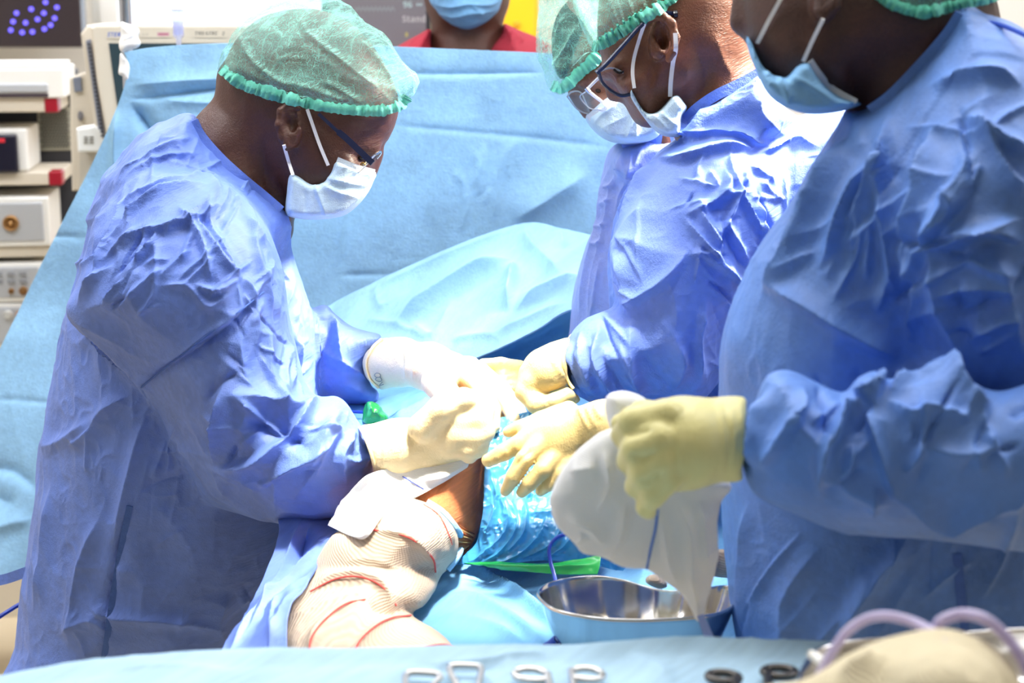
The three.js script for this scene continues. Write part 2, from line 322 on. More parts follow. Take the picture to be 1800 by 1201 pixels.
const crepeTone = dataTex(512, (u, v) => { const w = pn(u, v, 6, 8) * 0.5, s = 0.5 + 0.5 * Math.sin(2 * Math.PI * (v * 40 + w)), q = 0.5 + 0.5 * Math.sin(2 * Math.PI * (u * 56 + w)); const k = 0.86 + 0.1 * s + 0.04 * q; return [k, k * 0.98, k * 0.95]; }, 4, true);
const fibre = dataTex(1024, (u, v) => { let k = 0; for (const [f, s, a] of [[6, 11, 0.3], [15, 12, 0.32], [34, 13, 0.36], [70, 14, 0.34]]) { const n = Math.abs(pn(u + 0.02 * pn(u, v, 9, s + 20), v + 0.02 * pn(u, v, 9, s + 30), f, s)); k = Math.max(k, a * (1 - sst(0, 0.1, n))); } return 0.27 + 0.16 * pn(u, v, 5, 40) + k * 0.6 + 0.16 * pn(u, v, 200, 41); });
const skinTone = dataTex(512, (u, v) => 0.9 + 0.08 * pn(u, v, 10, 51) + 0.05 * pn(u, v, 90, 52), 4, true);
const skinBump = dataTex(512, (u, v) => 0.5 + 0.25 * pn(u, v, 90, 53) + 0.2 * pn(u, v, 30, 54));
// ---------- materials ----------
const S = (hex, o = {}) => new THREE.MeshStandardMaterial({ color: hex, roughness: 0.6, ...o });
const fabric = (hex, o = {}) => S(hex, { roughness: 0.82, map: rep(clothTone, 0.35), bumpMap: rep(clothBump, 0.12), bumpScale: 0.0009, side: THREE.DoubleSide, ...o });
const cloths = (hex) => new THREE.MeshPhysicalMaterial({ color: hex, roughness: 0.75, clearcoat: 0.65, clearcoatRoughness: 0.55, map: rep(clothTone, 0.35), bumpMap: rep(clothBump, 0.12), bumpScale: 0.0009, side: THREE.DoubleSide });
const M = {
  gown: cloths(0x6b8ee8), gownD: cloths(0x5889da), gownLit: cloths(0x94a8ea), gownSeam: fabric(0x4f74c8), drape: fabric(0xa2d5f8), drapeDeep: fabric(0x62b0f0), table: fabric(0xb2d6ee), tableDrape: fabric(0x74b4e6),  // the assistant's gown is a paler copy, stronger light put into its colour
  plastic: new THREE.MeshPhysicalMaterial({ color: 0x3a8ac2, roughness: 0.3, clearcoat: 0.5, clearcoatRoughness: 0.2, side: THREE.DoubleSide }),
  green: new THREE.MeshPhysicalMaterial({ color: 0x1f9a4a, roughness: 0.3, clearcoat: 0.4, side: THREE.DoubleSide }),
  skinDark: new THREE.MeshPhysicalMaterial({ color: 0x5a3428, roughness: 0.48, map: rep(skinTone, 0.2), bumpMap: rep(skinBump, 0.08), bumpScale: 0.0006 }),
  skinMid: new THREE.MeshPhysicalMaterial({ color: 0x784732, roughness: 0.46, map: rep(skinTone, 0.2), bumpMap: rep(skinBump, 0.08), bumpScale: 0.0006 }),
  skinDeep: new THREE.MeshPhysicalMaterial({ color: 0x4f3029, roughness: 0.5, map: rep(skinTone, 0.2), bumpMap: rep(skinBump, 0.08), bumpScale: 0.0006 }),
  skinLeg: new THREE.MeshPhysicalMaterial({ color: 0xe08a58, roughness: 0.4, map: rep(skinTone, 0.2), bumpMap: rep(skinBump, 0.06), bumpScale: 0.0006 }),
  hair: S(0x1d1715, { roughness: 0.9, bumpMap: rep(skinBump, 0.03), bumpScale: 0.002 }),
  cap: S(0x9fe8d8, { roughness: 0.85, alphaMap: rep(fibre, 0.11), transparent: true, opacity: 1, side: THREE.DoubleSide }),
  capEdge: fabric(0x74dcc4, { transparent: true, opacity: 0.9 }),
  mask: fabric(0xc3ddf0), maskBlue: fabric(0x7fb6e6), maskEdge: fabric(0xe8eef5), strap: S(0xf0f0f4, { roughness: 0.8 }),
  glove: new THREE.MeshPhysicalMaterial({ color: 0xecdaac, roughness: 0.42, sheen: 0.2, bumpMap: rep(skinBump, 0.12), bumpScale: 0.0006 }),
  gloveShade: new THREE.MeshPhysicalMaterial({ color: 0xdac384, roughness: 0.42, sheen: 0.2, bumpMap: rep(skinBump, 0.12), bumpScale: 0.0006 }),  // same latex as glove, with shade put into a darker, yellower colour
  gauze: S(0xf2f4f6, { roughness: 0.95, bumpMap: rep(crepeBump, 0.05), bumpScale: 0.0005, side: THREE.DoubleSide }),
  bandage: S(0xd4c5b6, { roughness: 0.95, map: rep(crepeTone, 0.1), bumpMap: rep(crepeBump, 0.1), bumpScale: 0.0009 }),
  steel: S(0xd4d2cf, { metalness: 1, roughness: 0.16 }), steelDull: S(0xc9c8c6, { metalness: 1, roughness: 0.3 }), steelDark: S(0x5d5a58, { metalness: 1, roughness: 0.35 }),
  beige: S(0xd9d0bf, { roughness: 0.5 }), white: S(0xeeeeea, { roughness: 0.5 }), greyPanel: S(0xb4b8bd, { roughness: 0.5 }), dark: S(0x26252b, { roughness: 0.4 }), red: S(0xa0142a, { roughness: 0.35 }),
  navy: S(0x1c2340, { roughness: 0.25 }), glass: new THREE.MeshPhysicalMaterial({ color: 0xf4f9ff, roughness: 0.02, transmission: 1, thickness: 0, ior: 1.5 }),
  clearFrame: new THREE.MeshPhysicalMaterial({ color: 0xdfe3ee, roughness: 0.1, transmission: 0.6, thickness: 0, ior: 1.5 }),
  blueCord: S(0x1f3fa8, { roughness: 0.4 }), scrubs: fabric(0xa01830), threadRed: S(0xd04a48, { roughness: 0.9 }),
  wall: S(0xdcd9d2, { roughness: 0.9 }), floor: S(0xd8c6a6, { roughness: 0.5 }), ceiling: S(0xf0f0ee, { roughness: 0.9 }),
};
// ---------- the room ----------
const RX = 3.4, RZ0 = -5.1, RZ1 = 2.6, RH = 3.0;
const box = (x0, y0, z0, x1, y1, z1) => { const g = new THREE.BoxGeometry(x1 - x0, y1 - y0, z1 - z0); g.translate((x0 + x1) / 2, (y0 + y1) / 2, (z0 + z1) / 2); return g; };
const rbox = (x0, y0, z0, x1, y1, z1, r = 0.004) => { const g = new RoundedBoxGeometry(x1 - x0, y1 - y0, z1 - z0, 2, r); g.translate((x0 + x1) / 2, (y0 + y1) / 2, (z0 + z1) / 2); return g; };
struct('floor', box(-RX - 0.2, -0.15, RZ0 - 0.2, RX + 0.2, 0, RZ1 + 0.2), M.floor);
struct('ceiling', box(-RX - 0.2, RH, RZ0 - 0.2, RX + 0.2, RH + 0.15, RZ1 + 0.2), M.ceiling);
struct('wall_left', box(-RX - 0.2, 0, RZ0, -RX, RH, RZ1), M.wall);
struct('wall_right', box(RX, 0, RZ0, RX + 0.2, RH, RZ1), M.wall);
struct('wall_front', box(-RX - 0.2, 0, RZ1, RX + 0.2, RH, RZ1 + 0.2), S(0x7f868c, { roughness: 0.9 }));
{
  const s = new THREE.Shape([[-RX - 0.2, 0], [RX + 0.2, 0], [RX + 0.2, RH], [-RX - 0.2, RH]].map((p) => new THREE.Vector2(...p)));
  const X0 = -1.245, X1 = -0.3, Y0 = 1.2, Y1 = 2.25; s.holes.push(new THREE.Path([[X0, Y0], [X0, Y1], [X1, Y1], [X1, Y0]].map((p) => new THREE.Vector2(...p))));
  const g = new THREE.ExtrudeGeometry(s, { depth: 0.2, bevelEnabled: false }); g.translate(0, 0, RZ0 - 0.2); struct('wall_back', g, M.wall);
  const fr = [box(X0, Y0, RZ0 - 0.14, X0 + 0.03, Y1, RZ0 - 0.06), box(X1 - 0.03, Y0, RZ0 - 0.14, X1, Y1, RZ0 - 0.06), box(X0, Y0, RZ0 - 0.14, X1, Y0 + 0.03, RZ0 - 0.06), box(X0, Y1 - 0.03, RZ0 - 0.14, X1, Y1, RZ0 - 0.06), box(-1.215, Y0, RZ0 - 0.15, -1.165, Y1, RZ0 - 0.03)];
  const w = struct('window_1', mergeGeometries(fr), M.white); wpart(w, 'window_pane', box(X0, Y0, RZ0 - 0.105, X1, Y1, RZ0 - 0.1), M.glass);
}
// ceiling panels: a glowing diffuser and a light of the same size just below it
const glow = S(0xffffff, { emissive: 0xffffff, emissiveIntensity: 1 });
[[-1.5, -3.7], [0.2, -3.7], [1.9, -3.7], [-1.5, -2.0], [0.1, -2.0], [1.7, -2.0], [-1.5, 1.2], [1.6, 1.2]].forEach(([x, z], i) => {
  const t = thing('ceiling_light', ['square ceiling light panel'][0] + ' ' + ['over the equipment rack', 'over the anaesthetist', 'over the far right corner', 'above the left surgeon', 'above the operating table', 'above the right surgeon', 'in the near left corner', 'in the near right corner'][i], 'ceiling light', new THREE.Vector3(x, RH, z), 'ceiling light panels');
  const fr = [box(-0.62, -0.04, -0.32, -0.6, 0, 0.32), box(0.6, -0.04, -0.32, 0.62, 0, 0.32), box(-0.6, -0.04, -0.32, 0.6, 0, -0.3), box(-0.6, -0.04, 0.3, 0.6, 0, 0.32)];
  wpart(t, 'frame', mergeGeometries(fr), M.white); wpart(t, 'diffuser', box(-0.6, -0.02, -0.3, 0.6, -0.005, 0.3), glow);
  const L = new THREE.RectAreaLight(0xf6f8ff, PANEL_RADIANCE * [0.85, 0.85, 0.85, 0.8, 0.7, 0.7, 0.05, 0.05][i], 1.2, 0.6); L.position.set(0, -0.026, 0); L.rotation.set(-Math.PI / 2, 0, 0); L.castShadow = true; t.add(L); L.name = 'panel_light';
});
// surgical lamps on ceiling arms: glowing face and spot light
function surgicalLamp(label, from, to, power, angle, r = 0.28) {
  const t = thing('surgical_lamp', label, 'surgical lamp', from, 'surgical lamps above the table'), dir = to.clone().sub(from).normalize(), q = new THREE.Quaternion().setFromUnitVectors(new THREE.Vector3(0, -1, 0), dir);
  const shell = new THREE.LatheGeometry([[0, 0.1], [0.08, 0.1], [r * 0.8, 0.06], [r, 0.01], [r, -0.01], [r - 0.02, -0.015], [r - 0.03, 0], [0, 0]].map((p) => new THREE.Vector2(...p)), 40); shell.applyQuaternion(q); wpart(t, 'housing', shell, M.white);
  const face = new THREE.CylinderGeometry(r - 0.035, r - 0.035, 0.006, 40); face.translate(0, -0.006, 0); face.applyQuaternion(q); wpart(t, 'lamp_glass', face, S(0xffffff, { emissive: 0xfff6e6, emissiveIntensity: 4 }));
  const a = new THREE.Vector3(0, 0.1, 0).applyQuaternion(q), up = RH - from.y, c = [a, a.clone().add(new THREE.Vector3(0.05, 0.12, 0)), new THREE.Vector3(0.35, 0.3, 0.0), new THREE.Vector3(0.5, up, 0)];
  wpart(t, 'arm', new THREE.TubeGeometry(new THREE.CatmullRomCurve3(c), 24, 0.025, 10), M.white);
  const L = new THREE.SpotLight(0xfff4e2, power, 0, angle, 0.55, 2); L.position.copy(dir.clone().multiplyScalar(0.03)); L.castShadow = true; L.shadow.radius = 10; L.shadow.mapSize.set(2048, 2048);
  const tg = new THREE.Object3D(); tg.name = 'aim'; tg.position.copy(to.clone().sub(from)); t.add(tg); L.target = tg; t.add(L); L.name = 'lamp_beam';
}
surgicalLamp('round white surgical lamp on a ceiling arm behind the bent surgeon', toWorld([1.06, 1.2, -2.34]), toWorld(V(1060, 430, 2.2)), LAMP_MAIN, 0.26);
surgicalLamp('round white surgical lamp on a ceiling arm over the blue screen', toWorld([0.08, 1.42, -1.38]), toWorld(V(785, 725, 2.0)), LAMP_SECOND, 0.085);

// ---------- behind the screen ----------
{ // wall television, dark glass; glowing violet discs imitate the surgical lamp reflected in it
  const c = 4.85, t = thing('wall_screen', 'black glass wall screen with violet lamp reflections built as glowing discs', 'screen', at(0, 83, c));
  wpart(t, 'panel', local(crate(-120, -120, 145, 84, c, 0.06, 0.006), t), S(0x3a3234, { roughness: 0.12 }));
  const reflectionM = S(0x6a5cff, { emissive: 0x6a62ff, emissiveIntensity: 1.6 });
  for (const [x, y] of [[29, 23], [55, 16], [23, 38], [19, 53], [45, 40], [39, 57], [57, 56], [66, 34], [77, 23], [80, 4], [78, 51], [89, 44], [96, 32], [100, 13], [99, -8]]) { const g = new THREE.CylinderGeometry(0.0055, 0.0055, 0.004, 14); g.rotateX(Math.PI / 2); const p = at(x, y, c - 0.003); g.translate(p.x, p.y, p.z); wpart(t, 'lamp_reflection', local(g, t), reflectionM); }
}
{ // equipment rack, turned a little towards the viewer; own frame: x to the left negative from its front right edge, z backwards negative
  const c = 3.7, o = at(105, 250, c); o.y = 0;
  const k = c / F * 1.03, X = (px) => (px - 105) * k, Y = (py) => at(105, py, c).y;
  const bx = (x0, y0, x1, y1, z0 = 0, z1 = -0.3, r = 0.004) => rbox(X(x0), Y(y1), z1, X(x1), Y(y0), z0, r);
  const put = (t) => { t.rotation.y = 0.13; return t; };
  const rack = put(thing('equipment_rack', 'white equipment trolley with red shelf corners behind the screen', 'trolley', o));
  for (const [a, b] of [[172, 197], [302, 325], [432, 451], [606, 628], [820, 845]]) {
    const s = wpart(rack, 'shelf', bx(-150, a, 104, b, 0, -0.2), M.beige); wpart(s, 'corner_cap', bx(83, a - 1, 105.5, b + 1, 0.003, -0.05), M.red);
  }
  wpart(rack, 'back_panel', bx(-150, 150, 118, 860, -0.21, -0.24), S(0x35363c, { roughness: 0.6 }));
  wpart(rack, 'side_post', bx(108, 130, 120, 1100, -0.206, -0.245), S(0x44454a, { roughness: 0.5 }));
  const holes = []; for (let j = 0; j < 13; j++) for (let i = 0; i < 10; i++) { const g = new THREE.CylinderGeometry(0.0028, 0.0028, 0.004, 8); g.rotateX(Math.PI / 2); g.translate(X(54 + i * 5 + (j % 2) * 2.4), Y(206 + j * 5.6), -0.197); holes.push(g); }
  const gr = wpart(rack, 'grille', bx(48, 200, 105, 280, -0.2, -0.205, 0.001), S(0xb9b6a4, { roughness: 0.5 })); const hm = wpart(gr, 'grille_hole', mergeGeometries(holes), S(0x6b6a62)); hm.userData.kind = 'stuff';
  wpart(rack, 'base', bx(-150, 1000, 120, 1080, 0, -0.24), M.beige);
  for (const [x, z] of [[-140, -0.03], [95, -0.03], [-140, -0.21], [95, -0.21]]) { const g = new THREE.CylinderGeometry(0.04, 0.04, 0.03, 20); g.rotateZ(Math.PI / 2); g.translate(X(x), 0.04, z); wpart(rack, 'wheel', g, M.dark); }
  const unit = (label, cat, a) => put(thing('medical_unit', label, cat, o));
  let u = unit('cream flat topped device on the top rack shelf', 'device'); wpart(u, 'casing', bx(-150, 120, 118, 172, 0.01, -0.2), M.white); wpart(u, 'front_panel', bx(-140, 146, 92, 162, 0.014, 0.0), M.greyPanel); wpart(u, 'slot', bx(-140, 163, 92, 171, 0.013, 0.0), S(0x3a2e38)); wpart(u, 'cover', bx(-150, 112, 112, 122, 0.008, -0.19), M.white);
  u = unit('white device with a black front and red lettering', 'device'); wpart(u, 'casing', bx(-150, 226, 52, 301, 0.0, -0.18, 0.006), M.white); wpart(u, 'front_panel', bx(-145, 234, 36, 301, 0.02, -0.01, 0.006), S(0x1b1a2c, { roughness: 0.25 })); wpart(u, 'display', bx(-60, 241, 17, 248, 0.022, 0.015, 0.001), S(0xb01828, { emissive: 0xb01828, emissiveIntensity: 0.4 }));
  u = unit('white device with a grey front and one brass socket', 'device'); wpart(u, 'casing', bx(-150, 345, 82, 431, 0.01, -0.18, 0.005), M.white); wpart(u, 'front_panel', bx(-145, 354, 72, 422, 0.014, 0.0), M.greyPanel);
  const ring = (u, px, py, r, m, z = 0.014) => { const g = new THREE.LatheGeometry([[0, 0.012], [r * 0.3, 0.012], [r * 0.35, 0.004], [r * 0.7, 0.004], [r * 0.75, 0.012], [r, 0.008], [r, 0]].map((p) => new THREE.Vector2(...p)), 20); g.rotateX(Math.PI / 2); g.translate(X(px), Y(py), z); wpart(u, 'socket', g, m); };
  const brass = S(0xb58a58, { metalness: 0.7, roughness: 0.4 }); ring(u, 18, 389, 0.017, brass);
  u = unit('grey fronted device with a block of buttons and three brass sockets', 'device'); wpart(u, 'casing', bx(-150, 460, 70, 528, 0.01, -0.18, 0.005), M.white); wpart(u, 'front_panel', bx(-145, 466, 60, 520, 0.014, 0.0), M.greyPanel);
  for (const [x, y] of [[13, 478], [33, 478], [13, 491], [33, 491], [-8, 478], [-8, 491]]) wpart(u, 'button', bx(x - 6, y - 4, x + 6, y + 4, 0.018, 0.01, 0.001), S(0x8d9096)); ring(u, 12, 507, 0.006, brass); ring(u, 32, 507, 0.009, brass); ring(u, 54, 506, 0.009, brass);
  u = unit('grey device with cream knobs, lowest in view on the rack', 'device'); wpart(u, 'casing', bx(-150, 530, 58, 605, 0.01, -0.18, 0.005), M.white); wpart(u, 'front_panel', bx(-145, 536, 50, 600, 0.014, 0.0), M.greyPanel); ring(u, 4, 548, 0.009, M.white); ring(u, 25, 549, 0.01, S(0xc8843c, { roughness: 0.5 })); ring(u, -25, 549, 0.01, M.white);
}
function textTex(w, h, bg, draw) { const cv = document.createElement('canvas'); cv.width = w; cv.height = h; const x = cv.getContext('2d'); if (bg) { x.fillStyle = bg; x.fillRect(0, 0, w, h); } draw(x); const t = new THREE.CanvasTexture(cv); t.colorSpace = THREE.SRGBColorSpace; t.magFilter = THREE.LinearFilter; return t; }
function printed(parent, name, x0, y0, x1, y1, c, tex, o = {}) { const a = at(x0, y0, c), b = at(x1, y1, c), g = new THREE.PlaneGeometry(Math.abs(b.x - a.x), Math.abs(a.y - b.y)); g.translate((a.x + b.x) / 2, (a.y + b.y) / 2, -c); return wpart(parent, name, local(g, parent), new THREE.MeshStandardMaterial({ map: tex, roughness: 0.6, ...o })); }
{ // cream imaging monitor
  const c = 3.2, t = thing('imaging_monitor', 'cream framed imaging monitor with blue lettering left of the taped pole', 'monitor', at(300, 300, c));
  let cz = c; const P = (px, py) => { const p = at(px, py, cz); return new THREE.Vector2(p.x - t.position.x, p.y - t.position.y); };
  const outline = (pts) => { const s = new THREE.Shape(); pts.forEach((p, i) => i ? s.lineTo(...P(...p).toArray()) : s.moveTo(...P(...p).toArray())); s.closePath(); return s; };
  const ext = (pts, depth, z, bev = 0.006) => { cz = c - z - depth; const g = new THREE.ExtrudeGeometry(outline(pts), { depth, bevelEnabled: bev > 0, bevelThickness: bev, bevelSize: bev, bevelSegments: 3 }); g.translate(0, 0, -c - t.position.z + z); return g; };
  wpart(t, 'front_frame', ext([[166, 52], [172, 49], [478, 49], [485, 55], [485, 305], [212, 305], [196, 250], [176, 140]], 0.02, -0.02), M.beige);
  wpart(t, 'housing', ext([[150, 62], [158, 51], [166, 50], [490, 50], [490, 312], [196, 312], [180, 250], [160, 140]], 0.1, -0.16, 0.008), M.beige, 'cream rear housing');
  wpart(t, 'vent_strip', ext([[152, 72], [158, 70], [184, 245], [176, 245]], 0.004, -0.05, 0.001), S(0x8a8e9c));
  const slots = []; for (let i = 0; i < 24; i++) { const y = 76 + i * 7, x = 153.5 + i * 1.02; slots.push(ext([[x, y], [x + 5, y], [x + 5.5, y + 3.5], [x + 0.6, y + 3.5]], 0.003, -0.045, 0)); } const sl = wpart(t, 'vent_slot', mergeGeometries(slots), S(0x50545f)); sl.userData.kind = 'stuff';
  wpart(t, 'screen', ext([[192, 77], [470, 77], [470, 300], [222, 300], [206, 180]], 0.004, 0.004, 0.001), S(0x35474f, { roughness: 0.15 }));
  printed(t, 'lettering', 186, 54, 228, 68, c - 0.0075, textTex(256, 84, '#d9d0bf', (x) => { x.fillStyle = '#2456b8'; x.font = 'italic bold 66px sans-serif'; x.fillText('STER', 8, 64); }));
  printed(t, 'sticker', 246, 55, 300, 66, c - 0.0075, textTex(512, 104, '#d9d0bf', (x) => { x.fillStyle = '#9a9488'; x.font = '52px sans-serif'; x.fillText('A/20', 30, 72); x.fillStyle = '#c99aa6'; x.fillRect(290, 20, 200, 60); x.fillStyle = '#b06a7c'; x.fillRect(310, 36, 160, 26); }));
  printed(t, 'handwriting', 340, 51, 398, 66, c - 0.0075, textTex(512, 132, '#d9d0bf', (x) => { x.fillStyle = '#2c2926'; x.font = 'italic bold 74px serif'; x.fillText('THEATRE', 10, 92); x.fillText('2', 440, 96); }));
  const side = wpart(t, 'side_module', ext([[128, 140], [150, 132], [168, 140], [176, 232], [172, 330], [132, 330]], 0.06, -0.2), M.beige);
  wpart(side, 'blue_patch', ext([[129, 138], [141, 136], [143, 160], [132, 161]], 0.004, -0.132, 0.001), S(0x7c8496));
  const b = new THREE.SphereGeometry(0.008, 16, 12); b.scale(0.7, 1.2, 0.4); cz = c + 0.13; const bp = P(142, 204); b.translate(bp.x, bp.y, -c - t.position.z - 0.128); wpart(side, 'round_button', b, S(0x77757a));
  const low = wpart(t, 'speaker_box', ext([[140, 230], [165, 226], [178, 232], [186, 262], [142, 262]], 0.05, -0.1), M.white); const lv = []; for (let i = 0; i < 3; i++) for (let j = 0; j < 2; j++) lv.push(ext([[147 + j * 10, 240 + i * 5], [154 + j * 10, 240 + i * 5], [154 + j * 10, 242 + i * 5], [147 + j * 10, 242 + i * 5]], 0.003, -0.044, 0)); wpart(low, 'slit', mergeGeometries(lv), S(0x9a968c)).userData.kind = 'stuff';
  wpart(t, 'pedestal', ext([[142, 262], [260, 300], [270, 1480], [150, 1480]], 0.06, -0.17), S(0xcfc6b6, { roughness: 0.5 }));
}
{ // anaesthesia display
  const c = 3.75, t = thing('patient_display', 'dim grey patient display with faint text behind the masked anaesthetist', 'monitor', at(680, 120, c));
  wpart(t, 'casing', local(crate(560, -180, 758, 130, c, 0.08, 0.008), t), S(0x2f3036, { roughness: 0.4 }));
  printed(t, 'screen', 572, -170, 750, 120, c - 0.002, textTex(512, 834, '#7d7a82', (x) => { x.fillStyle = '#a9c2c8'; x.font = 'bold 44px sans-serif'; x.fillText('96', 392, 524); x.fillText('••', 460, 524); x.fillStyle = '#b6b6ba'; x.font = 'bold 46px sans-serif'; x.fillText('Standby', 392 - 6, 598); x.strokeStyle = '#8f9a9c'; x.lineWidth = 5; x.beginPath(); for (let i = 0; i < 20; i++) x.lineTo(140 + i * 11, 520 + (i % 2) * 20); x.stroke(); x.fillStyle = '#b3ad6e'; x.fillRect(402, 650, 14, 22); }), { roughness: 0.2 });
  wpart(t, 'stand', local(crate(640, 130, 690, 600, c + 0.03, 0.05, 0.008), t), S(0x8a8a8e, { roughness: 0.4 }));
}
{ // yellow cabinet
  const c = 4.6, t = thing('waste_bin', 'bright yellow wall cabinet behind the red scrubs', 'cabinet', at(910, 260, c));
  wpart(t, 'body', local(crate(800, -160, 946, 260, c, 0.3, 0.02), t), S(0xffc21e, { roughness: 0.4 }));
  const d = wpart(t, 'door', local(crate(812, -150, 940, 250, c - 0.015, 0.02, 0.008), t), S(0xffc21e, { roughness: 0.4 })); wpart(d, 'latch', local(crate(903, 37, 914, 47, c - 0.022, 0.01, 0.002), t), S(0xd9a31a)); wpart(t, 'plinth', local(crate(820, 260, 930, 640, c + 0.05, 0.2, 0.01), t), M.white);
}
// ---------- people ----------
const ground = (px, d) => { const p = toWorld(V(px, 700, d)); p.y = 0; return p; };
const on = (dep, list, off = 0.002, miss = 2.1) => pairs(list).map(([x, y]) => V(x, y, dep(x, y, off, miss)));
const WR = [[5, 0.11, 1, 0.7, 1], [2.2, 0.045, 1, 0.8, 1], [0.7, 0.018]];
function gloveMesh(prims, folds = [], cell = 0.0026, k = 0.007, wr = [[0.5, 0.02], [0.9, 0.05]]) { let m = solid(prims, cell, k); return drape(m, folds, wr); }
function capMesh(prims, folds, wr = [[5, 0.05], [2.5, 0.02], [1, 0.009]]) { let m = solid(prims, 0.004, 0.01); m = refine(m, frontFacing); return drape(m, folds, wr); }
// gathered hem of a cap: a frilled tube along the rim
function frill(list, d, r, amp = 0.35, dep = null) {
  const p = smoothLoop(pairs(list), 14, false), pos = [], idx = [], K = 7; let run = 0;
  p.forEach(([x, y], i) => {
    const a = p[Math.max(0, i - 1)], b = p[Math.min(p.length - 1, i + 1)], L = Math.hypot(b[0] - a[0], b[1] - a[1]) || 1, nx = (b[1] - a[1]) / L, ny = -(b[0] - a[0]) / L, base = dep ? dep(x, y, 0, d) : d; run += L / 2;
    const up = ny < 0 ? 1 : -1, jag = 2.2 * noise(run * 0.16, 3, d) + 1.2 * noise(run * 0.4, 8, d), puff = 0.0035 + 0.002 * noise(run * 0.12, 1, 5);
    for (let k = 0; k < K; k++) { const t = k / (K - 1), off = mix(-15 - 2 * jag, 5 + jag, t), ruf = (0.0022 * Math.sin(run * 0.55 + 2 * noise(run * 0.07, 2, 2)) + 0.0016 * noise(run * 0.3, t * 2, 9)) * (0.25 + t); pos.push(...V(x - up * nx * off, y - up * ny * off, base - 0.001 - puff * Math.sin(Math.PI * Math.min(1, t * 1.05)) + ruf)); }
    if (i) for (let k = 0; k + 1 < K; k++) { const q = (i - 1) * K + k; idx.push(q, q + K, q + 1, q + 1, q + K, q + K + 1); }
  });
  return geo(pos, idx);
}

